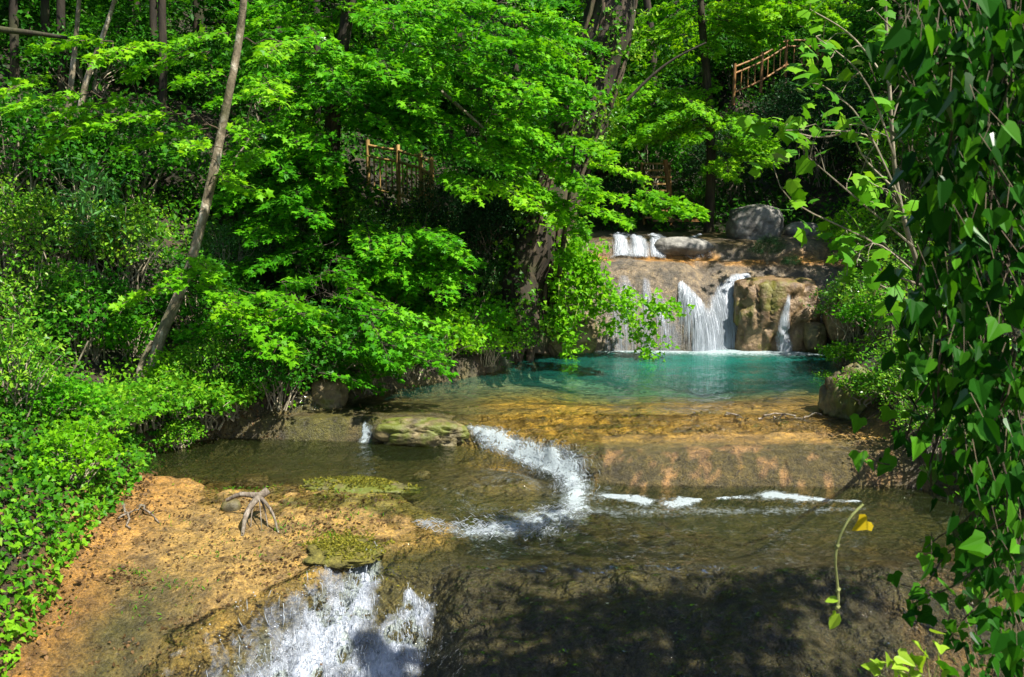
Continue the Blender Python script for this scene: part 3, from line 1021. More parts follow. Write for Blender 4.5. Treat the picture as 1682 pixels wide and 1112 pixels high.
rock('boulder', 'brown shadow-dappled rock at the foot of the vine-draped tree', P(925, 548, 15.9), (.72, .5, .5), M_shale, 33, .2, .3, 5, 'boulder', .1, .3)
rock('rock', 'small flat orange stone lying in the shallow water above the root', hit(412, 800) + np.array([0, .05, .04]), (.22, .14, .085), M_trav, 37, .32, .35, 5)
rock('rock', 'long mossy ledge rock with dark hollow beside the small trickle', P(690, 711, 10.62), (.66, .30, .21), M_mossy, 41, .2, .45, 5, 'rock', -.08, .45)
shelf = rock('rock', 'mossy shelf stone at the near edge of the left pool', hit(590, 798) + np.array([0, 0, -.035]), (.66, .26, .09), M_mossy, 43, .42, .1, 5, 'rock', -.1, .1)
rock('rock', 'small dark stone at the tip of the mossy shelf', hit(692, 790) + np.array([0, .05, .04]), (.11, .08, .07), M_shale, 44, .25, .3, 3)
mound = rock('rock', 'yellow mossy mound on the orange slab above the white cascade', hit(560, 900) + np.array([0, 0, -.045]), (.34, .28, .085), M_moss, 47, .42, .0, 5, 'rock', .2, .05)
rock('rock', 'brown rock on the shady left bank under overhanging shrubs', hit(538, 668) + np.array([0, .2, .1]), (.26, .3, .3), M_shale, 51, .22, .3, 4)
rock('rock', 'little dark rock on the slab left of the root', hit(380, 838) + np.array([0, 0, .03]), (.10, .09, .08), M_mossy, 53, .25, .2, 3)
rock('rock', 'dark stone beside the brown block at the pool edge', P(1338, 553, 15.7), (.22, .2, .3), M_shale, 57, .2, .2, 4)

from mathutils.bvhtree import BVHTree
bv = BVHTree.FromPolygons([tuple(v.co) for v in block.data.vertices], [tuple(p_.vertices) for p_ in block.data.polygons])
cx = P(1297, 520, 15.5)[0]
tx, tz = np.arange(cx - .26, cx + .26, .03), np.arange(.36, 1.62, .03)
TX, TZ = np.meshgrid(tx, tz)
TY = np.zeros(TX.shape)
for i in range(TX.shape[0]):
    for j in range(TX.shape[1]):
        h_ = bv.ray_cast(Vector((TX[i, j], 14, TZ[i, j])), Vector((0, 1, 0)))
        TY[i, j] = h_[0].y if h_[0] else 16.6
hw = .08 + .13 * S(1.5, .4, TZ)
ff = np.clip(1 - (np.abs(TX - cx - .03 * np.sin(TZ * 5)) / hw) ** 1.6, 0, 1) * S(1.6, 1.35, TZ)
tag(grid_obj('waterfall', TX, TY - .035 - .03 * ff, TZ, M_fall, (ff > .01) & (TY < 16.3), {'foam': ff}), 'narrow white trickle falling down the face of the brown travertine block', 'waterfall')

# ------------------------------------------------------------------ trees
CLS = []


def attach(trunk, o):
    hd = np.hypot(trunk[:, 0] - o[0], trunk[:, 1] - o[1])
    i = np.argmin(np.abs(trunk[:, 2] - (o[2] - .3 * hd)))
    return i


def spray_tree(name, label, cat, trunk, rad, sprays, mleaf, mbark, seed, size=.085, n=130, group=None, seg=10, bump=.12, tpl=MAPLE, droop=.2, limb=.022, extra=None, twig=None):
    rng = np.random.default_rng(seed)
    base = trunk[0]
    root = thing(name, base, label, cat, group)
    mt, mw, ml = MB(), MB(), MB()
    tr = smooth_path(trunk, 30)
    rr = np.interp(np.linspace(0, 1, 30), np.linspace(0, 1, len(rad)), rad)
    tube(mt, tr, rr, seg, bump=bump)
    tube(mw, tr[2:], rr[2:] * .5, 5)
    nodes, nrad = [q for q in tr[2:]], [q * .7 for q in rr[2:]]
    todo = []
    for s_ in sprays:
        o, L = np.array(s_[0], float), s_[1]
        a = tr[attach(tr, o)]
        d = o - a
        d[2] = 0
        if np.linalg.norm(d) < .05: d = np.array([rng.normal(), -1, 0.0])
        d = norm(d)
        ang = rng.normal(0, .5)
        d = np.array([d[0] * math.cos(ang) - d[1] * math.sin(ang), d[0] * math.sin(ang) + d[1] * math.cos(ang), rng.normal(-.10, .13)])
        d[1] -= .25
        if len(s_) > 2 and s_[2] is not None: d = np.array(s_[2], float)
        st = o - norm(d) * L * .45
        todo.append((np.linalg.norm(st - a), st, d, L, s_[3] if len(s_) > 3 else 1))
    todo.sort(key=lambda q: q[0])
    for dist0, st, d, L, q_ in todo:
        NP = np.array(nodes)
        dd = np.linalg.norm(NP - st, axis=1) + .5 * np.maximum(0, NP[:, 2] - st[2] + .05)
        i = int(np.argmin(dd))
        a, ra = NP[i], nrad[i]
        dist = np.linalg.norm(st - a)
        r0 = min(ra * .75, .008 + limb * .35 * dist)
        c = curve(a, st, .06 * dist, 7, .03 + .02 * dist, rng)
        rad_ = np.linspace(r0, .007, 7)
        tube(mw, c, rad_, 5)
        nodes += [c[k] for k in range(2, 7)]
        nrad += [rad_[k] for k in range(2, 7)]
        spray(ml, mw, st, d, L, L * .42, int(n * L / 1.1 * q_), size, rng, tpl, droop)
    mt.build('trunk', mbark, root, True)
    mw.build('branches', twig or mbark, root)
    ml.build('crown', mleaf, root)
    return root


EXC = [(555, 215, 745, 365), (1000, 232, 1150, 375), (1180, 80, 1500, 175)]


def fill(rng, x0, y0, x1, y1, n, d0, d1, L0=.9, L1=1.5):
    out = []
    for _ in range(n):
        x, y = rng.uniform(x0, x1), rng.uniform(y0, y1)
        d, L = rng.uniform(d0, d1), rng.uniform(L0, L1)
        if any(a - 15 < x < c + 15 and b_ - 5 < y < e + 5 for a, b_, c, e in EXC): continue
        out.append((P(x, y, d), L))
    return out


r1 = np.random.default_rng(101)
# leaning pale tree on the left bank
b = hit(245, 634)
d0 = b[1]
tk = [b - np.array([0, 0, .15])] + [P(x, y, d0 + k) for x, y, k in ((262, 560, 0), (298, 475, .05), (322, 400, .1), (347, 300, .15), (361, 230, .15), (379, 140, .1), (393, 60, .1), (402, -20, 0), (410, -160, 0), (420, -330, 0))]
sp = []
for x, y, L in ((130, 62, .9), (215, 72, 1.1), (285, 92, 1.0), (330, 120, .8), (30, 135, .9), (90, 155, 1.1), (160, 165, 1.1), (225, 185, 1.2), (285, 215, 1.1), (325, 232, .7), (120, 205, .9),
                (330, 55, .9), (455, 70, 1.0), (440, 130, 1.0), (375, 285, .6), (392, 300, .6), (300, 445, .7), (350, 470, .9), (390, 505, 1.0), (430, 540, 1.1), (455, 485, 1.0), (330, 430, .6), (405, 200, .8), (420, 250, .7), (235, 480, .7), (500, 530, 1.0)):
    sp.append((P(x, y, d0 + r1.uniform(-1.0, .3)), L))
sp += fill(r1, 150, -330, 450, -60, 9, d0 - 1.2, d0 + 1.6, 1.0, 1.6)
spray_tree('leaning_tree', 'slender leaning tree with pale bark on the left bank', 'tree', np.array(tk), [.088, .074, .064, .06, .06, .056, .05, .047, .043, .03, .02], sp, M_mapleb, M_pale, 11, .10, 160, bump=.25, twig=M_root)
b2 = hit(222, 636)
m_ = MB()
tube(m_, smooth_path([b2 - np.array([0, 0, .1]), P(232, 600, b2[1]), P(250, 560, b2[1] + .05)], 8), [.05, .05, .045, .045, .04, .035, .03, .02], 8, bump=.2)
tag(m_.build('tree_stump', M_pale, None, True), 'short broken pale stem at the foot of the leaning tree', 'stump')

# great vine-draped tree in the centre
b = hit(862, 545)
bd = b[1]
tk = [P(842, 560, bd), P(852, 520, bd), P(868, 460, bd + .1), P(895, 380, bd + .2), P(925, 290, bd + .4), P(955, 200, bd + .6), P(980, 110, bd + .7), P(1000, 10, bd + .8), P(1015, -120, bd + .9), P(1030, -420, bd + 1)]
sp = fill(r1, 800, -300, 1250, -20, 20, 15.5, 19, 1.0, 1.7)
sp += fill(r1, 840, 60, 960, 290, 16, 14.0, 15.5, .7, 1.1)
big = spray_tree('plane_tree', 'massive leaning tree trunk draped in vines beside the upper pool', 'tree', np.array(tk), [.66, .55, .47, .43, .42, .44, .50, .50, .44, .2], sp, M_maple, M_bark, 12, .10, 160, seg=28, bump=.5, limb=.03)
# cords of root and vine down its trunk
m_ = MB()
tr = smooth_path(tk, 30)
rr = np.interp(np.linspace(0, 1, 30), np.linspace(0, 1, 10), [.66, .55, .47, .43, .42, .44, .50, .50, .44, .2])
for k in range(34):
    a0 = r1.uniform(0, 2 * math.pi)
    i0, i1 = sorted(r1.integers(0, 28, 2))
    if i1 - i0 < 5: i1 = min(i0 + 9, 29)
    q = []
    for i in range(i0, i1 + 1):
        a0 += r1.normal(0, .12)
        q.append(tr[i] + rr[i] * 1.04 * np.array([math.cos(a0), math.sin(a0), 0]))
    tube(m_, q, np.full(len(q), r1.uniform(.015, .05)), 6, bump=.3)
for k in range(9):
    a0 = r1.uniform(math.pi, 2 * math.pi)
    p0 = tr[1] + .5 * np.array([math.cos(a0), math.sin(a0), 0])
    p1 = p0 + np.array([math.cos(a0) * .5, math.sin(a0) * .5, 0])
    p1[2] = float(height(p1[0], p1[1])) - .02
    tube(m_, curve(p0, p1, .03, 7, .03, r1), np.linspace(.09, .04, 7), 7, bump=.3)
m_.build('roots', M_root, big, True)
# ivy leaves on its trunk
m_ = MB()
idx = r1.integers(2, 30, 2200)
an = r1.uniform(0, 2 * math.pi, 2200)
out = np.stack([np.cos(an), np.sin(an), np.zeros(2200)], 1)
sel = fbm(np.cos(an) * 1.5, np.sin(an) * 1.5, idx * .35, 5) > -.06
pos = tr[idx] + out * (rr[idx] * r1.uniform(1.0, 1.5, 2200))[:, None] + r1.normal(0, .06, (2200, 3))
clumps(m_, pos[sel], out[sel], 5, .09, .075, r1, IVY, .3)
m_.build('ivy', M_broad, big)

# slim maple in front of the great trunk
b = hit(905, 560)
sp = []
for x, y, L, q in ((745, 286, 1.0, .2), (785, 296, 1.1, 0), (830, 304, 1.1, 0), (880, 312, .9, 0), (930, 352, 1.1, 0), (975, 338, 1.2, 0), (1030, 322, 1.2, 0), (1080, 318, 1.1, 0), (1120, 332, .9, 0), (960, 290, 1.0, 0), (1000, 270, 1.0, .3), (905, 262, 1.0, .5), (925, 415, .6, 0), (950, 300, 1.0, 0), (860, 290, .9, .2), (910, 340, .9, -.2), (980, 240, 1.0, .4), (940, 225, .9, .4)):
    sp.append((P(x, y, 13.3 + q + r1.uniform(-.3, .3)), L, (r1.normal(.4, .5), -1 + r1.normal(0, .4), -.12), 1.3))
spray_tree('understorey_maple', 'slim maple with level yellow green boughs in front of the vine-draped trunk', 'tree', np.array([b, P(915, 480, b[1] - .2), P(925, 400, 14.2), P(935, 320, 13.8), P(945, 230, 13.7)]), [.05, .045, .04, .03, .015], sp, M_mapleb, M_bark, 31, .105, 160, bump=.2)
# sunny maple behind the steps
b = P(1165, 345, 19.5)
b[2] = float(height(b[0], b[1]))
sp = fill(r1, 1020, 0, 1240, 262, 64, 17.7, 20.5, 1.0, 1.6)
sp += fill(r1, 1180, -60, 1350, 50, 36, 17.7, 20, .9, 1.4)
sp += fill(r1, 1000, 150, 1230, 290, 28, 17.7, 19.8, .9, 1.4)
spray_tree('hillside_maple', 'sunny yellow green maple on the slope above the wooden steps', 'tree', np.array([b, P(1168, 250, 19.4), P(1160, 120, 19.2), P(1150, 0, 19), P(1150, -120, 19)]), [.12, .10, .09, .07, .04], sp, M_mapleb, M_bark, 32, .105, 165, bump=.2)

# broad maple in the middle left whose layered boughs fill the upper frame
b = hit(570, 480)
tk = [b - np.array([0, 0, .2]), P(560, 380, 15.6), P(545, 260, 15.6), P(555, 120, 15.4), P(580, -40, 15.2), P(600, -300, 15)]
sp = fill(r1, 410, -10, 930, 150, 105, 12.6, 16.5, .9, 1.6)
sp += fill(r1, 430, 120, 860, 260, 70, 13, 16, .9, 1.5)
sp += fill(r1, 380, 230, 640, 330, 30, 12.8, 15, .9, 1.5)
sp += fill(r1, 420, 320, 720, 420, 30, 12.6, 14.4, .9, 1.4)
sp += fill(r1, 560, 400, 740, 480, 14, 12.8, 13.8, .8, 1.2) + fill(r1, 640, 385, 750, 500, 9, 12.9, 14.2, .7, 1.0)
sp += fill(r1, 350, -330, 700, -40, 14, 13.5, 17, 1.1, 1.7)
spray_tree('maple_tree', 'wide maple with layered sunlit boughs left of the vine-draped trunk', 'tree', np.array(tk), [.2, .17, .15, .13, .1, .04], sp, M_maple, M_bark, 13, .098, 165, bump=.2)
m_ = MB()

# lower maple leaning over the pool D bank
b = hit(470, 655)
tk = [b, P(480, 600, b[1]), P(490, 540, b[1] + .1), P(488, 490, b[1] + .3)]
sp = fill(r1, 480, 510, 700, 600, 24, 10.9, 12.6, .7, 1.1) + fill(r1, 330, 500, 500, 600, 16, 10.8, 12.2, .7, 1.0) + fill(r1, 520, 560, 640, 615, 10, 10.9, 11.8, .6, .9) + fill(r1, 440, 420, 620, 500, 14, 11.5, 13.4, .7, 1.1)
spray_tree('young_maple', 'young maple spreading bright low sprays over the left pool', 'tree', np.array(tk), [.035, .03, .026, .012], sp, M_maple, M_bark, 14, .085, 160, bump=.2)

# twin slim saplings top left
for nm, tkp, lab, sp_ in (
        ('sapling', [(137, 290, 0), (128, 215, 0), (140, 140, 0), (165, 70, 0), (188, 0, 0), (215, -120, 0)], 'slim pale sapling bending right behind the leaning tree', fill(r1, 100, -200, 330, -10, 10, 13.5, 15, .8, 1.2)),
        ('sapling', [(105, 250, .4), (113, 170, .4), (122, 90, .4), (130, 0, .4), (138, -130, .4)], 'slim pale sapling standing upright at the left of its twin', fill(r1, 0, -200, 220, -10, 10, 13.5, 15.5, .8, 1.2))):
    pts = [P(x, y, 14.2 + k) for x, y, k in tkp]
    g0 = pts[0].copy()
    g0[2] = float(height(g0[0], g0[1])) - .1
    spray_tree(nm, lab, 'sapling', np.array([g0] + pts), [.065, .055, .05, .045, .04, .03, .02], sp_, M_maple, M_pale, 15 + len(lab), .085, 110, bump=.15)

for px, d_, lab in ((22, 16.5, 'thin dark trunk nearest the left edge'), (74, 17.5, 'thin dark trunk left of the upright sapling'), (100, 16.8, 'thin dark trunk just behind the upright sapling'), (252, 18, 'thin dark trunk halfway between saplings and leaning trunk'), (266, 17.2, 'thin dark trunk close beside another right of the saplings'), (520, 19, 'thin dark trunk behind the maple right of the leaning trunk')):
    g0 = P(px, 300, d_)
    g0[2] = float(height(g0[0], g0[1])) - .1
    spray_tree('slender_tree', lab, 'tree', np.array([g0, P(px - 2, 230, d_), P(px + 2, 120, d_), P(px, 0, d_), P(px + 6, -150, d_), P(px + 8, -380, d_)]), [.09, .085, .08, .075, .06, .03], fill(r1, px - 160, -420, px + 160, -60, 6, d_ - 1.5, d_ + 1.5, 1.2, 1.7), M_maple, M_bark, 400 + px, .13, 90, 'slender trunks on the upper left slope', bump=.15)

# right-hand small tree with pale twigs and a few broad leaves
b = hit(1560, 640)
tk = [b - np.array([0, 0, .1]), P(1545, 560, 7.0), P(1520, 470, 6.8), P(1490, 380, 6.7), P(1470, 280, 6.6), P(1460, 120, 6.6), P(1450, -80, 6.6)]
root = thing('twiggy_sapling', tk[0], 'pale twiggy sapling with sparse large leaves beside the ivy', 'sapling')
mt, mw, ml = MB(), MB(), MB()
tube(mt, smooth_path(tk, 20), np.linspace(.028, .010, 20), 7, bump=.1)
tw = [((1500, 405), (1400, 320), (1330, 260)), ((1495, 390), (1440, 240), (1380, 215), (1290, 214)), ((1400, 215), (1340, 225), (1250, 200)), ((1480, 330), (1410, 190), (1320, 120)), ((1510, 440), (1420, 390), (1300, 330), (1270, 270)),
      ((1520, 470), (1440, 440), (1380, 390)), ((1470, 260), (1420, 130), (1340, 60)), ((1530, 520), (1450, 470), (1390, 460)), ((1500, 410), (1470, 330), (1430, 300)), ((1465, 200), (1490, 90), (1440, 20)),
      ((1515, 460), (1440, 400), (1400, 430)), ((1480, 320), (1420, 260), (1395, 205)), ((1462, 140), (1400, 60), (1330, 15))]
ends = []
for t_ in tw:
    pts = smooth_path([P(x, y, 6.75 - .1 * i + r1.normal(0, .15)) for i, (x, y) in enumerate(t_)], 10)
    tube(mw, pts, np.linspace(.010, .003, 10), 5)
    for i in range(3, 10, 2):
        e = pts[i] + r1.normal(0, .12, 3)
        tube(mw, curve(pts[i], e, .02, 4, .01, r1), np.linspace(.004, .002, 4), 4)
        if r1.uniform() < .75: ends.append(e)
    ends.append(pts[-1])
E = np.array(ends)
E = np.repeat(E, 4, 0) + r1.normal(0, .06, (len(E) * 4, 3))
k = len(E)
leaves(ml, E, r1.normal(0, .6, (k, 3)) + np.array([-.4, -.4, -.1]), r1.normal(0, .4, (k, 3)) + np.array([0, -.4, 1]), r1.uniform(.07, .15, k), PLANE, r1.uniform(.3, 1, k))
mt.build('trunk', M_twig, root, True)
mw.build('twigs', M_twig, root)
ml.build('leaves', M_grd, root)

# ------------------------------------------------------------------ background wood
def far_tree_meshes(seed, h, rad, n, size, tpl, mleaf, dens=16):
    rng = np.random.default_rng(seed)
    mt, ml = MB(), MB()
    tp = smooth_path([(0, 0, -.3), (rng.normal(0, .1), rng.normal(0, .1), h * .3), (rng.normal(0, .3), rng.normal(0, .3), h * .65), (rng.normal(0, .3), 0, h)], 14)
    tube(mt, tp, np.linspace(.16, .03, 14), 8, bump=.25)
    C, O = [], []
    nl = 26
    for i in range(nl):
        z = h * rng.uniform(.16, 1.0)
        a = rng.uniform(0, 2 * math.pi)
        rl = rad * rng.uniform(.5, 1.0) * (1.1 - .55 * abs(z / h - .45) * 2 * .8)
        i0 = int(min(13, max(1, 13 * (z / h) - 1)))
        p0 = tp[i0]
        p1 = p0 + np.array([math.cos(a) * rl, math.sin(a) * rl, rng.uniform(-.1, .5)])
        tube(mt, curve(p0, p1, .15, 5, .05, rng), np.linspace(.04, .01, 5), 4)
        m = int(n / nl)
        t = rng.uniform(.25, 1.08, m) ** .7
        c = p0 + (p1 - p0) * t[:, None] + rng.normal(0, 1, (m, 3)) * np.array([.36, .36, .12]) * rad * .42
        C.append(c)
        O.append(np.tile([math.cos(a), math.sin(a), .2], (m, 1)))
    C, O = np.concatenate(C), np.concatenate(O)
    clumps(ml, C, O, dens, .13, size, rng, tpl, 1.0, .4)
    return mt.mesh('trunk', M_bark, (0, 0, 0), True), ml.mesh('crown', mleaf)


def make_tree(name, me, label, cat, loc, rz=0.0, s=1.0, group=None):
    root = thing(name, loc, label, cat, group)
    root.rotation_euler.z = rz
    root.scale = (s, s, s)
    for nm, m in zip(('trunk', 'crown'), me):
        o = bpy.data.objects.new(nm, m)
        COL.objects.link(o)
        o.parent = root
    return root


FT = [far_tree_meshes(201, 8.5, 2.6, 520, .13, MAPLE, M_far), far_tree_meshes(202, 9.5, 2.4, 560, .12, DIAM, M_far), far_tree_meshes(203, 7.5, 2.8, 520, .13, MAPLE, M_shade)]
far = [(20, 200, 20, 'wood tree at the far left edge behind the twin saplings'), (110, 190, 23, 'wood tree behind the upright sapling'), (230, 200, 19, 'shady wood tree between twin saplings and leaning trunk'),
       (330, 190, 24, 'wood tree behind the crown of the leaning tree'), (450, 180, 20, 'wood tree behind the leaning trunk on its right'), (540, 190, 25, 'tall wood tree above and behind the left bank maple'),
       (640, 170, 22, 'wood tree on the slope above the wooden railing'), (740, 170, 25, 'wood tree on the slope right of the wooden railing'), (850, 180, 22, 'wood tree left of the vine-draped trunk'),
       (960, 160, 26, 'wood tree directly behind the vine-draped trunk'), (1060, 170, 24, 'wood tree above the wooden steps'), (1150, 120, 29, 'wood tree left of the sloping stair rail'),
       (1270, 60, 31, 'wood tree behind the stair rail fence'), (1380, 80, 29, 'wood tree above the dark evergreen bush'), (1470, 140, 24, 'wood tree on the right slope behind the pale twigs'),
       (1560, 160, 20, 'wood tree on the right slope behind the ivy'), (1650, 180, 18, 'wood tree at the far right edge behind the ivy'), (60, 120, 27, 'wood tree high on the slope behind the twin saplings'), (180, 90, 28, 'wood tree high on the slope left of the leaning trunk'), (290, 110, 29, 'wood tree high on the slope behind the leaning trunk'), (-60, 220, 17, 'wood tree just past the left edge of the bank shrubs'),
       (1330, 20, 33, 'wood tree above the level fence'), (1520, 60, 28, 'wood tree above the right end of the fence'), (1760, 240, 15, 'wood tree on right slope just outside the ivy curtain')]
for i, (px, py, d, lab) in enumerate(far):
    p = P(px, py, d)
    p[2] = float(height(p[0], p[1]))
    make_tree('wood_tree', FT[i % 3], lab, 'tree', p, i * 1.9, [.9, 1.1, 1.0, 1.15][i % 4], 'trees of the wood on the slope behind')
for i in range(26):
    d = r1.uniform(30, 42)
    x = -26 + 52 * (i + r1.uniform(-.3, .3)) / 25
    make_tree('distant_tree', FT[i % 3], 'distant tree of the dense wood covering the slope at the back', 'tree', (x, d, float(height(x, d))), i * 2.3, r1.uniform(1.0, 1.35), 'distant trees high on the back slope')

# ------------------------------------------------------------------ shrubs
def shrub_meshes(seed, h, rad, k, m, sig, size, tpl, mleaf, mstem=None, upright=.5):
    rng = np.random.default_rng(seed)
    ml, ms = MB(), MB()
    v = norm(rng.normal(0, 1, (k, 3)))
    v[:, 2] = np.abs(v[:, 2])
    rr = rng.uniform(.35, 1, k) ** .6
    lump = 1 + .35 * fbm(v[:, 0] * 2 + seed, v[:, 1] * 2, v[:, 2] * 2, seed)
    C = v * (rr * lump)[:, None] * np.array([rad, rad, h * .62]) + np.array([0, 0, h * .36])
    C[:, 2] = np.maximum(C[:, 2], .05)
    clumps(ml, C, norm(v + np.array([0, 0, .2])), m, sig, size, rng, tpl)
    for i in range(0, k, max(1, k // 26)):
        b = np.array([rng.normal(0, rad * .15), rng.normal(0, rad * .15), -.1])
        p = curve(b, C[i], .1 * h, 6, .03, rng)
        tube(ms, p, np.linspace(.014, .004, 6), 4)
    return ms.mesh('stems', mstem or M_twig), ml.mesh('foliage', mleaf)


SH = {
    'broad': [shrub_meshes(301, 1.5, .8, 170, 11, .085, .075, OVATE, M_broad), shrub_meshes(302, 1.3, .9, 180, 11, .085, .07, OVATE, M_broad)],
    'fine': [shrub_meshes(303, 1.3, .8, 230, 16, .075, .040, DIAM, M_fine), shrub_meshes(304, 1.5, .7, 220, 16, .075, .042, DIAM, M_fine)],
    'maple': [shrub_meshes(305, 1.1, .8, 130, 9, .09, .085, MAPLE, M_mapleb), shrub_meshes(306, 1.0, .9, 140, 9, .09, .08, MAPLE, M_maple)],
    'lance': [shrub_meshes(307, 1.6, .55, 80, 9, .07, .16, LANCE, M_fine)],
    'herb': [shrub_meshes(308, .45, .5, 120, 9, .05, .055, OVATE, M_grd), shrub_meshes(309, .5, .6, 140, 9, .055, .06, MAPLE, M_grd)],
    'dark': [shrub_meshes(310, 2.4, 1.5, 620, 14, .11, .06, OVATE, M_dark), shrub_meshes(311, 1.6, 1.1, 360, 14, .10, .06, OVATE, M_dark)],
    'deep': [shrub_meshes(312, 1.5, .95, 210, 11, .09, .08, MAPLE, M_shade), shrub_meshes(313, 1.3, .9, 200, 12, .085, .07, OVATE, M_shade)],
}
shr_i = [0]


def shrub(kind, px, py, s, label, name='shrub', d=None, group=None, sz=1.0):
    v = SH[kind]
    me = v[shr_i[0] % len(v)]
    shr_i[0] += 1
    p = hit(px, py) if d is None else P(px, py, d)
    root = thing(name, p, label, 'fern' if name == 'fern' else 'shrub' if kind != 'herb' else 'plant', group)
    root.rotation_euler.z = shr_i[0] * 2.17
    root.scale = (s, s, s * sz)
    for nm, m in zip(('stems', 'foliage'), me):
        o = bpy.data.objects.new(nm, m)
        COL.objects.link(o)
        o.parent = root
    return root


B = 'shrub'
for a in [
    # left bank, back to front
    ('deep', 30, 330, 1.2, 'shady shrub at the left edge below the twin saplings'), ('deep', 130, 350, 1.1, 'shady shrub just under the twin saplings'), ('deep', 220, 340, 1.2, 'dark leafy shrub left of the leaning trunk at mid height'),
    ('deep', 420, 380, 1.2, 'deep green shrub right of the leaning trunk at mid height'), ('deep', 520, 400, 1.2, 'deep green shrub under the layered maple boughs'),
    ('broad', 20, 450, 1.0, 'broad leaved shrub at the left edge in dappled sun'), ('lance', 150, 470, 1.15, 'long leaved oleander bush standing in front of the shrubs'), ('broad', 100, 460, 1.0, 'broad leaved shrub left of the oleander bush'),
    ('broad', 215, 480, .95, 'sunny broad leaved shrub right of the oleander bush'), ('broad', 60, 560, .9, 'broad leaved shrub low at the left edge above the ivy bank'), ('deep', 150, 590, .85, 'dark shrub in the hollow left of the leaning trunk foot'),
    ('maple', 215, 590, .7, 'light green shrub beside the broken stem'), ('deep', 330, 560, .9, 'dark shrub right of the leaning trunk foot'), ('deep', 400, 590, .9, 'dark shrub above the left pool shore'), ('fine', 380, 480, .9, 'bluish shrub behind the leaning trunk'),
    ('fine', 650, 520, 1.0, 'bluish small leaved shrub in shade on the left slope'), ('fine', 700, 500, .9, 'bluish shrub right of its larger twin on the left slope'), ('fine', 600, 480, 1.0, 'bluish shrub at the top of the left slope'), ('deep', 560, 520, 1.1, 'deep green shrub between young maple and bluish shrubs'),
    ('maple', 770, 575, .95, 'bright yellow green shrub at the left shore of the turquoise pool'), ('maple', 725, 600, .8, 'bright shrub hanging over the pool left of the yellow green one'), ('maple', 665, 618, .8, 'bright low shrub over the reflecting shallow water'), ('maple', 800, 602, .6, 'small bright shrub at the tip of the left shore'),
    ('maple', 600, 640, .75, 'bright shrub above the mossy ledge'), ('deep', 540, 640, .8, 'dark shrub above the brown bank rock'), ('deep', 455, 665, .7, 'dark shrub overhanging the far shore of the left pool'), ('herb', 845, 580, .9, 'small green plant at the foot of the vine-draped tree'),
    ('dark', 800, 440, 1.0, 'very dark bush left of the vine-draped trunk'), ('dark', 730, 425, .7, 'very dark bush below the wooden railing'), ('deep', 800, 385, .8, 'deep green bush behind the very dark bush'),
    ('fine', 790, 520, .9, 'bluish shrub at the foot of the very dark bush'), ('maple', 610, 560, .8, 'light green shrub in the middle of the left slope'), ('fine', 740, 470, .9, 'bluish shrub below the railing and above the shore shrubs'), ('broad', 690, 445, .9, 'sunny broad leaved shrub under the left end of the railing'),
    ('broad', 560, 440, 1.0, 'broad leaved shrub beneath the trunk of the wide maple'), ('maple', 840, 470, .6, 'light green shrub hugging the left side of the vine-draped trunk'), ('fine', 480, 450, 1.0, 'bluish shrub between leaning trunk and wide maple'), ('broad', 830, 395, .8, 'broad leaved shrub behind the vine-draped trunk on its left'),
    # right side
    ('dark', 1340, 300, 1.15, 'big round dark evergreen bush below the stair rail'), ('dark', 1430, 300, 1.1, 'dark evergreen bush right of the big round one'), ('dark', 1190, 330, .8, 'dark bush between the steps and the grey boulder'), ('dark', 1020, 365, .7, 'dark bush left of the wooden steps'),
    ('dark', 1260, 432, .24, 'low dark clump growing on the ledge above the brown block'), ('dark', 1300, 446, .2, 'smaller dark clump right of the low one above the brown block'),
    ('broad', 1400, 560, .85, 'sunny shrub on the right shore beside the brown block'), ('maple', 1440, 555, .8, 'bright shrub on the right shore near the pale twigs'), ('broad', 1480, 560, 1.0, 'sunny shrub on the right shore in front of the ivy'), ('broad', 1460, 470, 1.0, 'leafy shrub behind the pale twigs at mid height'),
    ('maple', 1400, 420, .9, 'yellowish shrub at the right end of the upper ledge'), ('broad', 1530, 440, 1.2, 'leafy shrub glimpsed through the ivy at mid height'), ('broad', 1480, 340, 1.2, 'leafy shrub behind the pale twigs high up'), ('herb', 1390, 600, .8, 'low plant at the right corner of the pool'),
    ('herb', 1430, 660, .9, 'small plant on top of the mossy boulder'), ('broad', 1490, 690, .6, 'shrub right of the mossy boulder'), ('broad', 1540, 650, .8, 'shrub on the right bank behind hanging ivy'), ('broad', 1530, 740, .55, 'low shrub at the right bank waterline'),
    ('herb', 1360, 640, .6, 'dark mossy plant clinging to the left of the mossy boulder'), ('maple', 1150, 335, .45, 'small yellowish plant beside the wooden steps'),
    # bank herbs left
    ('herb', 245, 690, 1.0, 'light green plant on the bank below the leaning tree'), ('herb', 300, 680, 1.1, 'light green plant right of the leaning tree foot'), ('herb', 345, 700, 1.0, 'green plant at the left pool shore'), ('herb', 200, 700, 1.0, 'green plant left of the leaning tree at the bank edge'),
    ('herb', 290, 735, .7, 'small plant leaning over the left end of the pool'), ('herb', 385, 690, .9, 'green plant at the dark corner of the left pool'), ('maple', 120, 800, .55, 'bright yellow green fern-like plant on the ivy bank'), ('maple', 90, 700, .55, 'leafy plant above the ivy bank'),
    ('broad', 30, 680, .65, 'leafy bush at the left edge above the ivy bank'), ('herb', 150, 720, 1.0, 'green plant at the top of the ivy bank'), ('maple', 290, 640, .5, 'light green bush in front of the leaning trunk foot'), ('broad', 345, 640, .55, 'leafy bush near the pool right of the leaning trunk'),
]:
    shrub(*a)

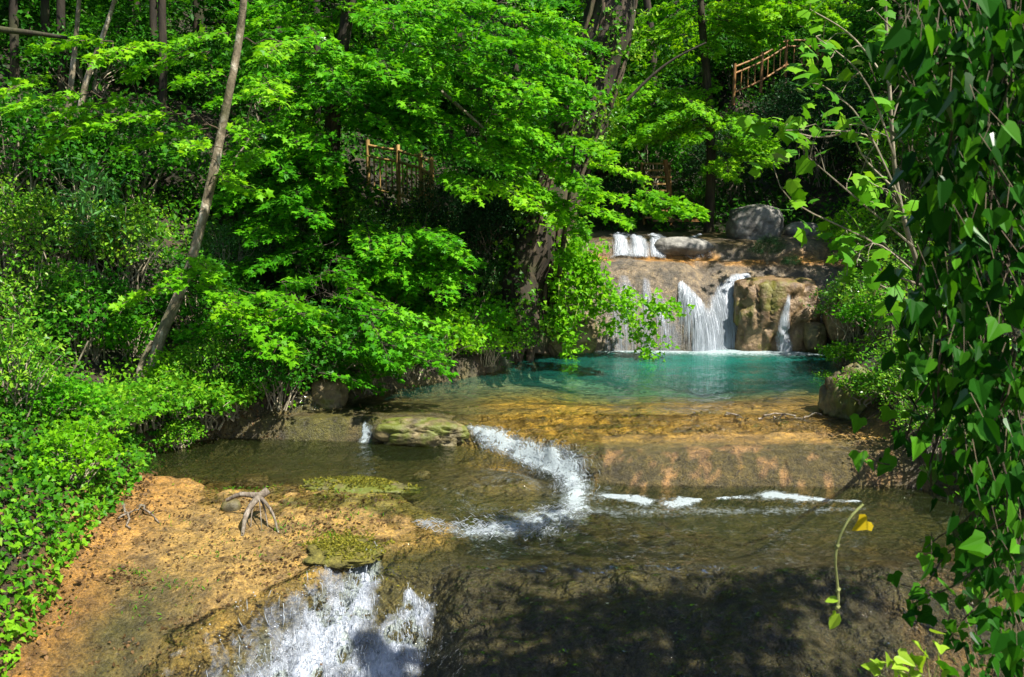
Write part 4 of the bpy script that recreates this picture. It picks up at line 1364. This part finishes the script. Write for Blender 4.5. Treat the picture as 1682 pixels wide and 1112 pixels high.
rr_ = np.random.default_rng(55)
for i in range(46):
    x, y = rr_.uniform(-16, -1.0), rr_.uniform(16.5, 27)
    if abs(x + 2.3) < 1.9 and y < 22: y += 6
    if i > 30: x, y = rr_.uniform(1, 14), rr_.uniform(22, 30)
    me = SH['deep'][i % 2]
    root = thing('understorey_shrub', (x, y, float(height(x, y))), 'dark green understorey shrub among the wood trees on the slope', 'shrub', 'understorey shrubs of the wood')
    root.rotation_euler.z = i * 1.3
    root.scale = (1.3, 1.3, rr_.uniform(1.1, 1.6))
    for nm, m in zip(('stems', 'foliage'), me):
        o = bpy.data.objects.new(nm, m)
        COL.objects.link(o)
        o.parent = root

# ------------------------------------------------------------------ ground cover (uncountable)
def scatter(name, x0, x1, y0, y1, n, size, tpl, m, hmax, seed, left=True, thr=-.15, smin=.05):
    rng = np.random.default_rng(seed)
    x, y = rng.uniform(x0, x1, n), rng.uniform(y0, y1, n)
    s_ = (ip(y, XLP) - x) if left is True else (x - ip(y, XRP)) if left is False else np.maximum(ip(y, XLP) - x, x - ip(y, XRP))
    k = (s_ > smin) & (fbm(x * 1.2, y * 1.2, 0, seed) > thr)
    x, y = x[k], y[k]
    n = len(x)
    z = height(x, y) + hmax * rng.uniform(0.05, 1, n) ** 1.3
    mb = MB()
    leaves(mb, np.stack([x, y, z], 1), rng.normal(0, 1, (n, 3)) + np.array([.2, -.3, -.2]), np.array([.25, -.35, 1]) + rng.normal(0, .4, (n, 3)), size * rng.uniform(.6, 1.2, n), tpl, np.clip(.5 + .6 * fbm(x * .9, y * .9, 0, seed + 2) + rng.normal(0, .2, n), 0, 1))
    return tag(mb.build(name, m), kind='stuff')


scatter('ivy_ground_cover', -6.6, -3.4, 4.5, 10.6, 26000, .052, IVY, M_bank, .26, 71, True, -.75, .0)
scatter('herb_layer', -9, -.3, 10.2, 17, 26000, .06, OVATE, M_grd, .32, 72, True, -.1)
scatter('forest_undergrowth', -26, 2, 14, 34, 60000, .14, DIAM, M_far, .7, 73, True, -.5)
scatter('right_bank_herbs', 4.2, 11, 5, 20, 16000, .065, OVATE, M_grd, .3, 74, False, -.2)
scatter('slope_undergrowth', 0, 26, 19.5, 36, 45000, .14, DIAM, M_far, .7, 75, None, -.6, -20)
scatter('leaf_litter', -6, -.9, 5.5, 13, 9000, .032, OVATE, M_litter, .02, 76, True, .05, -2.8)

scatter('bank_litter', -5.2, -3.2, 4.8, 11, 5500, .045, OVATE, M_litter, .05, 78, True, -.4, -.14)
rng_ = np.random.default_rng(505)
for ob_, sx, sy, n_ in ((shelf, .36, .15, 2600), (mound, .24, .19, 2600)):
    vs_ = [tuple(v.co) for v in ob_.data.vertices]
    bv_ = BVHTree.FromPolygons(vs_, [tuple(p_.vertices) for p_ in ob_.data.polygons])
    c_ = np.mean(np.array(vs_), 0)
    q = c_[:2] + rng_.normal(0, 1, (n_, 2)) * np.array([sx, sy])
    q = q[fbm(q[:, 0] * 5, q[:, 1] * 5, 0, 97, 3) > -.12]
    zz = height(q[:, 0], q[:, 1])
    for i, (x_, y_) in enumerate(q):
        h_ = bv_.ray_cast(Vector((x_, y_, 3)), Vector((0, 0, -1)))
        if h_[0]: zz[i] = max(zz[i], h_[0].z)
    k = zz > (.13 if ob_ is shelf else -1)
    q, zz = q[k], zz[k]
    m_ = MB()
    leaves(m_, np.concatenate([q, zz[:, None] + .004], 1), rng_.normal(0, 1, (len(q), 3)) * np.array([1, 1, .5]) + np.array([0, 0, .4]), rng_.normal(0, .4, (len(q), 3)) + np.array([0, -.2, 1]), rng_.uniform(.015, .038, len(q)), DIAM, rng_.uniform(0, 1, len(q)))
    m_.build('moss', M_mossleaf, ob_)
mb1, mb2 = MB(), MB()
for k in range(70):
    x0, y0 = rng_.uniform(-3.7, -1.3), rng_.uniform(6.2, 8.9)
    if x0 > ip(y0, XE) - .1: continue
    n_ = rng_.integers(8, 40)
    q = np.stack([x0 + rng_.normal(0, .09, n_) * 1.5, y0 + rng_.normal(0, .09, n_)], 1)
    z = height(q[:, 0], q[:, 1]) + .008
    leaves(mb1 if k % 3 else mb2, np.concatenate([q, z[:, None]], 1), rng_.normal(0, 1, (n_, 3)) * np.array([1, 1, .35]) + (np.array([0, 0, .1]) if k % 3 else np.array([0, 0, 1.2])), rng_.normal(0, .5, (n_, 3)) + np.array([0, 0, 1]), rng_.uniform(.02, .05, n_), OVATE if k % 3 else LANCE, rng_.uniform(0, .8, n_))
tag(mb1.build('slab_litter', M_litter), kind='stuff')
tag(mb2.build('slab_grass', M_grd), kind='stuff')

# ------------------------------------------------------------------ trailing vine over the fall
b = hit(935, 470)
root = thing('trailing_vine', b, 'bright green trailing vine hanging from the bank across the slab', 'vine')
ms, ml = MB(), MB()
vr = np.random.default_rng(88)
vines = [[(930, 400), (925, 450), (932, 520), (935, 565), (938, 595)], [(940, 410), (960, 470), (985, 520), (1010, 545)], [(950, 430), (1000, 475), (1050, 495), (1090, 505), (1115, 512)],
         [(950, 440), (1000, 500), (1040, 540), (1055, 570), (1068, 600)], [(940, 420), (955, 460), (975, 490), (1030, 500)], [(925, 420), (918, 470), (920, 520), (940, 560)], [(945, 400), (965, 430), (990, 470), (1060, 530), (1080, 560)],
         [(930, 390), (945, 420), (960, 450), (950, 500), (940, 540)], [(935, 400), (970, 440), (1010, 490), (1075, 510)]]
cs, os_ = [], []
for v in vines:
    pts = smooth_path([P(x, y, 15.4 - .35 * i / len(v) + vr.normal(0, .1)) for i, (x, y) in enumerate(v)], 16)
    tube(ms, pts, np.linspace(.012, .004, 16), 5)
    for q in pts[1:]:
        for _ in range(3):
            cs.append(q + vr.normal(0, .085, 3))
            os_.append([vr.normal(0, .5), -1, .1])
for _ in range(120):
    cs.append(P(vr.normal(955, 26), vr.uniform(395, 520), 15.4 + vr.normal(0, .2)))
    os_.append([vr.normal(0, .5), -1, .1])
clumps(ml, np.array(cs), norm(np.array(os_)), 7, .065, .075, vr, IVY, .6)
ms.build('stems', M_stem, root)
ml.build('foliage', M_mapleb, root)

# ------------------------------------------------------------------ foreground ivy on the right
iv = np.random.default_rng(99)
bx, by = 2.75, 2.9
bz = float(height(bx, by))
root = thing('ivy_clad_tree', (bx, by, bz), 'foreground tree wrapped in a dark curtain of glossy ivy at right', 'tree')
mt, ms, ml, mc, mw = MB(), MB(), MB(), MB(), MB()
tk = smooth_path([(bx, by, bz - .2), (bx - .05, by + .05, 1.5), (bx - .15, by + .15, 3.2), (bx - .1, by + .2, 5), (bx + .2, by + .5, 7.4)], 20)
tube(mt, tk, np.linspace(.24, .12, 20), 14, bump=.3)
cs, os_ = [], []
for k in range(26):                                 # hanging ivy stems
    d = iv.uniform(2.45, 3.5)
    px = 1555 + 260 * iv.uniform(0, 1) ** .8
    top = P(px + iv.normal(0, 30), iv.uniform(-160, 40), d)
    yb = iv.uniform(700, 1000) if px > 1600 else iv.uniform(420, 860)
    bot = P(px + iv.normal(-12, 32), yb, d)
    pts = curve(top, bot, 0, 14, .035, iv)
    tube(ms, pts, np.full(14, iv.uniform(.002, .005)), 5, bump=.2)
    for q in pts:
        for _ in range(6):
            cs.append(q + iv.normal(0, .065, 3))
            os_.append([iv.normal(-.2, .6), -1 + iv.normal(0, .3), .1])
for x, y, n_ in ((1520, 40, 40), (1510, 110, 34), (1550, 90, 40), (1600, 60, 40), (1600, 180, 34), (1500, 200, 10), (1540, 260, 16), (1560, 420, 22), (1530, 500, 14), (1600, 600, 26), (1620, 760, 26), (1640, 900, 24), (1660, 1030, 26), (1600, 330, 12), (1640, 160, 30), (1650, 480, 26), (1560, 680, 8), (1640, 690, 20), (1590, 30, 28), (1560, 140, 22), (1540, 600, 10), (1610, 1080, 14), (1660, 330, 20)):
    for _ in range(int(n_ * 1.7)):
        cs.append(P(x + iv.normal(0, 28), y + iv.normal(0, 42), iv.uniform(2.4, 3.1)))
        os_.append([iv.normal(-.2, .6), -1 + iv.normal(0, .3), .1])
cs, os_ = np.array(cs), norm(np.array(os_))
n_ = len(cs)
pos = cs
nr = os_ * .75 + iv.normal(0, .45, (n_, 3)) + np.array([.1, 0, .45])
tp = np.array([0, -.15, -1.0]) + iv.normal(0, .45, (n_, 3))
sz_ = .064 * iv.uniform(.4, 1.3, n_)
rn_ = np.clip(iv.normal(.42, .27, n_), 0, 1)
IVY2 = _half([(0, 0), (.22, -.1), (.5, .05), (.34, .3), (.2, .66), (0, 1.05)], .12, .35)
IVY3 = _half([(0, 0), (.28, -.14), (.42, .1), (.36, .42), (.14, .78), (0, .95)], .4, .05)
w_ = iv.integers(0, 4, n_)
for q_, tp_ in enumerate((IVY, IVY2, IVY3, OVATE)):
    k = w_ == q_
    leaves(ml, pos[k], tp[k], nr[k], sz_[k] * (1.1 if q_ == 3 else 1), tp_, rn_[k])
for q, t_ in zip(cs[::2], tp[::2]):
    tube(ms, [q, q - norm(t_) * .05 + np.array([0, .03, .02])], [.0012, .0018], 3)
# long runners reaching out over the water
for v in ([(1640, 780), (1590, 850), (1545, 880), (1520, 900)], [(1650, 860), (1560, 905), (1520, 960), (1480, 960)], [(1640, 900), (1570, 960), (1510, 985), (1490, 1010)], [(1660, 640), (1600, 610), (1560, 640)], [(1650, 960), (1590, 1010), (1560, 1050)], [(1680, 830), (1620, 870), (1600, 930), (1585, 960)],
          [(1600, 540), (1540, 560), (1500, 640), (1420, 690)], [(1600, 600), (1520, 690), (1470, 760), (1425, 750)]):
    pts = smooth_path([P(x, y, 2.75 + iv.normal(0, .1)) for x, y in v], 12)
    tube(ms, pts, np.linspace(.004, .0018, 12), 5)
    k = 9
    q = pts[np.linspace(2, 11, k).astype(int)] + iv.normal(0, .025, (k, 3))
    leaves(ml, q, np.array([-.2, -.2, -.8]) + iv.normal(0, .5, (k, 3)), np.array([0, -.6, .8]) + iv.normal(0, .4, (k, 3)), .062 * iv.uniform(.5, 1.2, k), IVY, iv.uniform(.2, 1, k))
mt.build('trunk', M_bark, root, True)
ms.build('ivy_stems', M_root, root)
ml.build('ivy_leaves', M_ivy, root)
for k in range(125):                                 # its own crown overhead, shading the water in front
    c = np.array([iv.uniform(1.2, 6.0), iv.uniform(1.0, 6.2), iv.uniform(5.2, 7.8)])
    L = iv.uniform(.9, 1.5)
    gx_, gy_ = c[0] - .536 * (c[2] - .05), c[1] + .402 * (c[2] - .05)
    if gx_ < .0 and gy_ > 5.6 or gx_ < -1.0: continue
    if gy_ > 7.0 or gy_ < 3.0 or gx_ > 3.8: continue
    ok = True
    for t0 in (P(1375, 930, 2.6), P(1490, 1085, 2.5)):
        tt_ = (c[2] - t0[2]) / 1.12
        if np.hypot(t0[0] + .6 * tt_ - c[0], t0[1] - .45 * tt_ - c[1]) < 1.25: ok = False
    if not ok: continue
    a = tk[14 + iv.integers(0, 5)]
    d = c - a
    d[2] = 0
    d = norm(d)
    st = c - d * L * .45
    tube(mw, curve(a, st, .15, 6, .04, iv), np.linspace(.035, .01, 6), 5)
    spray(mc, mw, st, d, L, L * .45, 130, .10, iv)
mw.build('branches', M_bark, root)
mc.build('crown', M_maple, root)

# dangling tendril with one yellow leaf
root = thing('ivy_tendril', P(1418, 828, 2.6), 'pale dangling ivy tendril with a single yellow leaf over the water', 'vine')
ms, m1, m2 = MB(), MB(), MB()
pts = smooth_path([P(x, y, 2.6) for x, y in ((1418, 828), (1395, 852), (1378, 885), (1372, 920), (1375, 955), (1377, 985), (1375, 1000))], 24)
tube(ms, pts, np.linspace(.0040, .0046, 24), 6)
for i in (9, 17, 22):
    V, Fc = ICO[3]
    ms.add(V * .007 + pts[i], np.array(Fc)[:, [0, 1, 2, 2]][:, :3].tolist()) if False else None
    tube(ms, [pts[i] + np.array([-.006, 0, -.006]), pts[i], pts[i] + np.array([.008, 0, .006])], [.004, .008, .004], 6)
tube(ms, [P(1420, 850, 2.62), P(1421, 872, 2.6)], [.001, .001], 4)
ms.build('stem', M_stem, root)
leaves(m1, np.array([P(1424, 856, 2.6)]), np.array([[-.75, -.1, -.5]]), np.array([[.25, -.8, .5]]), np.array([.055]), IVY, np.array([.5]))
tag(m1.build('leaf', M_yellow, root), 'yellow leaf')
q = np.array([P(1378, 984, 2.6), P(1379, 1008, 2.6), P(1372, 1002, 2.6)])
leaves(m2, q, np.array([[-1, 0, -.1], [-.6, -.1, -.9], [-.3, 0, -1]]), np.array([[.1, -.5, .9], [-.6, -.7, .3], [-.6, -.7, .3]]), np.array([.045, .062, .02]), OVATE, np.array([.6, .9, .8]))
m2.build('leaf', M_lime, root)

# pale young ivy shoots at the very bottom right
root = thing('ivy_shoot', P(1500, 1130, 2.5), 'cluster of pale lime ivy shoots at the bottom edge right of centre', 'ivy')
ms, m1 = MB(), MB()
for x, y in ((1440, 1105), (1470, 1085), (1500, 1095), (1525, 1070), (1540, 1050), (1545, 1095), (1480, 1110), (1455, 1095), (1510, 1110)):
    e = P(x, y, 2.5)
    tube(ms, curve(P(1530, 1190, 2.5), e, .03, 6, .008, iv), np.linspace(.003, .0015, 6), 4)
    leaves(m1, e[None] + iv.normal(0, .012, (2, 3)), np.array([[-.5, -.2, .5], [.5, -.2, .2]]) + iv.normal(0, .4, (2, 3)), np.array([[.1, -.6, .8]]) + iv.normal(0, .3, (2, 3)), iv.uniform(.04, .06, 2), IVY, iv.uniform(.5, 1, 2))
ms.build('stems', M_stem, root)
m1.build('leaves', M_lime, root)

# ------------------------------------------------------------------ driftwood, sticks
p = hit(430, 862)
root = tag(MB.__new__(MB) and thing('tree_root', p, 'weathered pale root stump standing on the orange slab', 'root'))
m_ = MB()
dr = p[1]
T = P(425, 815, dr + .1)
for x, y, r0 in ((398, 882, .026), (457, 876, .013), (412, 868, .007), (440, 866, .008), (430, 874, .006)):
    e = hit(x, y)
    tube(m_, smooth_path([T, (T + e) / 2 + np.array([(x - 428) * .0012, 0, .03]), e], 8), np.linspace(r0 * 1.5, r0 * .6, 8), 9, bump=.7)
tube(m_, smooth_path([P(372, 822, dr + .1), P(395, 812, dr + .1), T, P(440, 806, dr + .15)], 10), np.linspace(.016, .04, 10), 9, bump=.8)
m_.build('root_wood', M_dry, root, True)
for x0, y0, x1, y1, r0, lab, h0 in ((230, 835, 262, 862, .012, 'thin grey twig lying across the slab near the ivy bank', .03), (195, 862, 240, 835, .010, 'crooked grey twig at the edge of the ivy bank', .05), (205, 840, 215, 870, .014, 'short grey stick leaning against the ivy bank', .06)):
    m_ = MB()
    a_, e = hit(x0, y0), hit(x1, y1)
    a_[2] += h0
    e[2] += .01
    tube(m_, curve(a_, e, .02, 7, .012, r1), np.linspace(r0, r0 * .5, 7), 6, bump=.3)
    mid = (a_ + e) / 2
    tube(m_, curve(mid, mid + np.array([.08, -.03, .07]), .0, 4, .006, r1), np.linspace(r0 * .6, r0 * .3, 4), 5)
    tag(m_.build('stick', M_dry, None, True), lab, 'stick')
m_ = MB()
tube(m_, smooth_path([P(648, 686, 11.0), P(690, 697, 10.9), P(735, 702, 10.85), P(765, 706, 10.8)], 12), np.linspace(.02, .035, 12), 7, bump=.35)
tag(m_.build('log', M_bark, None, True), 'thin dark log lying along the crest of the mossy ledge', 'log')
for pts, r0, lab in (([(40, 680), (90, 650), (120, 610), (145, 560)], .016, 'brown bent branch rising from the ivy bank at far left'), ([(395, 590), (420, 612)], .008, 'pale dead stick in the dark undergrowth above left pool'),
                     ([(388, 258), (405, 235), (425, 195)], .016, 'pale broken branch sticking up right of the leaning trunk'), ([(560, 500), (540, 540)], .006, 'thin pale stick among the young maple leaves'), ([(0, 48), (60, 55), (110, 62)], .04, 'dark horizontal dead limb at the top left edge'), ([(725, 150), (760, 180), (800, 215)], .035, 'pale slanting dead limb amid the maple boughs'),
                     ([(1030, 165), (1070, 125), (1110, 95), (1160, 70)], .03, 'dark curved limb rising right of the vine-draped trunk')):
    m_ = MB()
    d_ = {0: 11, 40: 9.0, 395: 11.0, 388: 12.0, 560: 12.0, 725: 14.2, 1030: 15.3}[pts[0][0]]
    tube(m_, smooth_path([P(x, y, d_) for x, y in pts], 10), np.linspace(r0, r0 * .5, 10), 6, bump=.2)
    tag(m_.build('dead_branch', M_twig if r0 < .03 or pts[0][0] == 725 else M_bark, None, True), lab, 'branch')
m_ = MB()
for x0, x1 in ((1190, 1230), (1245, 1290), (1270, 1320), (1320, 1350)):
    a_, e = hit(x0, 686 + (x0 % 7)), hit(x1, 684 + (x1 % 9))
    tube(m_, curve(a_ + np.array([0, 0, .03]), e + np.array([0, 0, .02]), .03, 8, .025, r1), np.linspace(.014, .008, 8), 5)
tag(m_.build('brushwood', M_dry), 'tangle of dead brushwood caught on the crest right of centre', 'branch')

# ------------------------------------------------------------------ timber
def railing(name, label, pts, hh, nb, rpost=.04, M_wood=None):
    M_wood = M_wood or globals()['M_wood']
    """pts: world points along the foot of the rail"""
    root = thing(name, pts[0], label, 'railing')
    pts = np.array(pts, float)
    for p_ in pts:
        m_ = MB()
        tube(m_, [p_ + np.array([0, 0, -.25]), p_ + np.array([0, 0, hh * 1.12])], [rpost, rpost * .95], 8, bump=.1)
        m_.add(np.array([p_ + np.array([math.cos(a) * rpost, math.sin(a) * rpost, hh * 1.12]) for a in np.linspace(0, 2 * math.pi, 8, endpoint=False)]), [list(range(8))])
        m_.build('post', M_wood, root, True)
    for a_, e in zip(pts[:-1], pts[1:]):
        for z in (hh, hh * .78, hh * .12):
            m_ = MB()
            tube(m_, [a_ + np.array([0, 0, z]), (a_ + e) / 2 + np.array([0, 0, z - .01]), e + np.array([0, 0, z])], [.03, .028, .03], 7)
            m_.build('rail', M_wood, root, True)
        for i in range(1, nb):
            q = a_ + (e - a_) * i / nb
            m_ = MB()
            tube(m_, [q + np.array([0, 0, hh * .10]), q + np.array([0, 0, hh * .78])], [.018, .018], 6)
            m_.build('baluster', M_wood, root, True)
    return root


railing('railing', 'yellowish rustic wooden railing half hidden by maple leaves', [P(606, 318, 17.4), P(655, 328, 17.0), P(692, 340, 16.6), P(710, 352, 16.3)], .95, 5, .045, M_litwood)
railing('stair_rail', 'reddish wooden stair rail climbing the slope at upper right', [P(1205, 158, 25), P(1250, 138, 25.6), P(1290, 112, 26.2), P(1342, 112, 26.4)], .8, 4, .05)
railing('fence', 'level wooden fence on the terrace above the dark evergreen bush', [P(1350, 118, 26.6), P(1400, 132, 26.4), P(1446, 140, 26), P(1490, 150, 25.6)], .8, 4, .05)
root = thing('wooden_steps', P(1080, 360, 20.6), 'narrow wooden steps behind the bright spray above the ledge', 'steps')
for i in range(9):
    m_ = MB()
    box(m_, P(1080, 357 - i * 11, 20.6 + i * .10), (.32, .12, .02), .05)
    m_.build('tread', M_litwood, root)
for x in (1058, 1103):
    m_ = MB()
    tube(m_, [P(x, 370, 20.55), P(x - 4, 268, 21.5)], [.035, .035], 6)
    m_.build('stringer', M_wood, root)
m_ = MB()
tube(m_, [P(1101, 364, 20.4), P(1099, 310, 20.4), P(1093, 262, 20.4)], [.06, .065, .06], 8, bump=.2)
m_.build('post', M_wood, root)
m_ = MB()
box(m_, P(1110, 362, 20.2), (.55, .06, .03), .05)
tag(m_.build('plank', M_wood), 'flat wooden plank at the foot of the steps', 'plank')

# ------------------------------------------------------------------ light, world, camera
sd = Vector((.60, -.45, 1.12)).normalized()
w = bpy.data.worlds.new('World')
sc.world = w
w.use_nodes = True
nt = w.node_tree
nt.nodes.clear()
sky = nt.nodes.new('ShaderNodeTexSky')
sky.sky_type = 'NISHITA'
sky.sun_disc = False
sky.sun_elevation = math.asin(sd.z)
sky.sun_rotation = math.atan2(sd.x, sd.y)
bg = nt.nodes.new('ShaderNodeBackground')
bg.inputs[1].default_value = .075
wo = nt.nodes.new('ShaderNodeOutputWorld')
nt.links.new(sky.outputs[0], bg.inputs[0])
nt.links.new(bg.outputs[0], wo.inputs[0])
sl = bpy.data.lights.new('sun', 'SUN')
sl.energy = 5.0
sl.angle = R(.5)
sl.color = (1, .955, .86)
so = bpy.data.objects.new('sun', sl)
so.rotation_euler = (-sd).to_track_quat('-Z', 'Y').to_euler()
so.location = (20, -15, 40)
COL.objects.link(so)

cd = bpy.data.cameras.new('camera')
cd.sensor_width = 36
cd.lens = 36 * F / 1682
cd.clip_end = 500
cd.clip_start = .05
cd.dof.use_dof = True
cd.dof.focus_distance = 12
cd.dof.aperture_fstop = 7.1
co = bpy.data.objects.new('camera', cd)
co.location = CAM
co.rotation_euler = (math.pi / 2 - TH, 0, 0)
COL.objects.link(co)
sc.camera = co
for o in bpy.data.objects:
    if '_o' in o: del o['_o']
sc.view_settings.view_transform = 'Standard'
sc.view_settings.look = 'None'
sc.view_settings.exposure = 1.15
sc.view_settings.gamma = 1
sc.cycles.max_bounces = 7
sc.cycles.diffuse_bounces = 3
sc.cycles.glossy_bounces = 3
sc.cycles.transparent_max_bounces = 14
sc.cycles.sample_clamp_indirect = 6
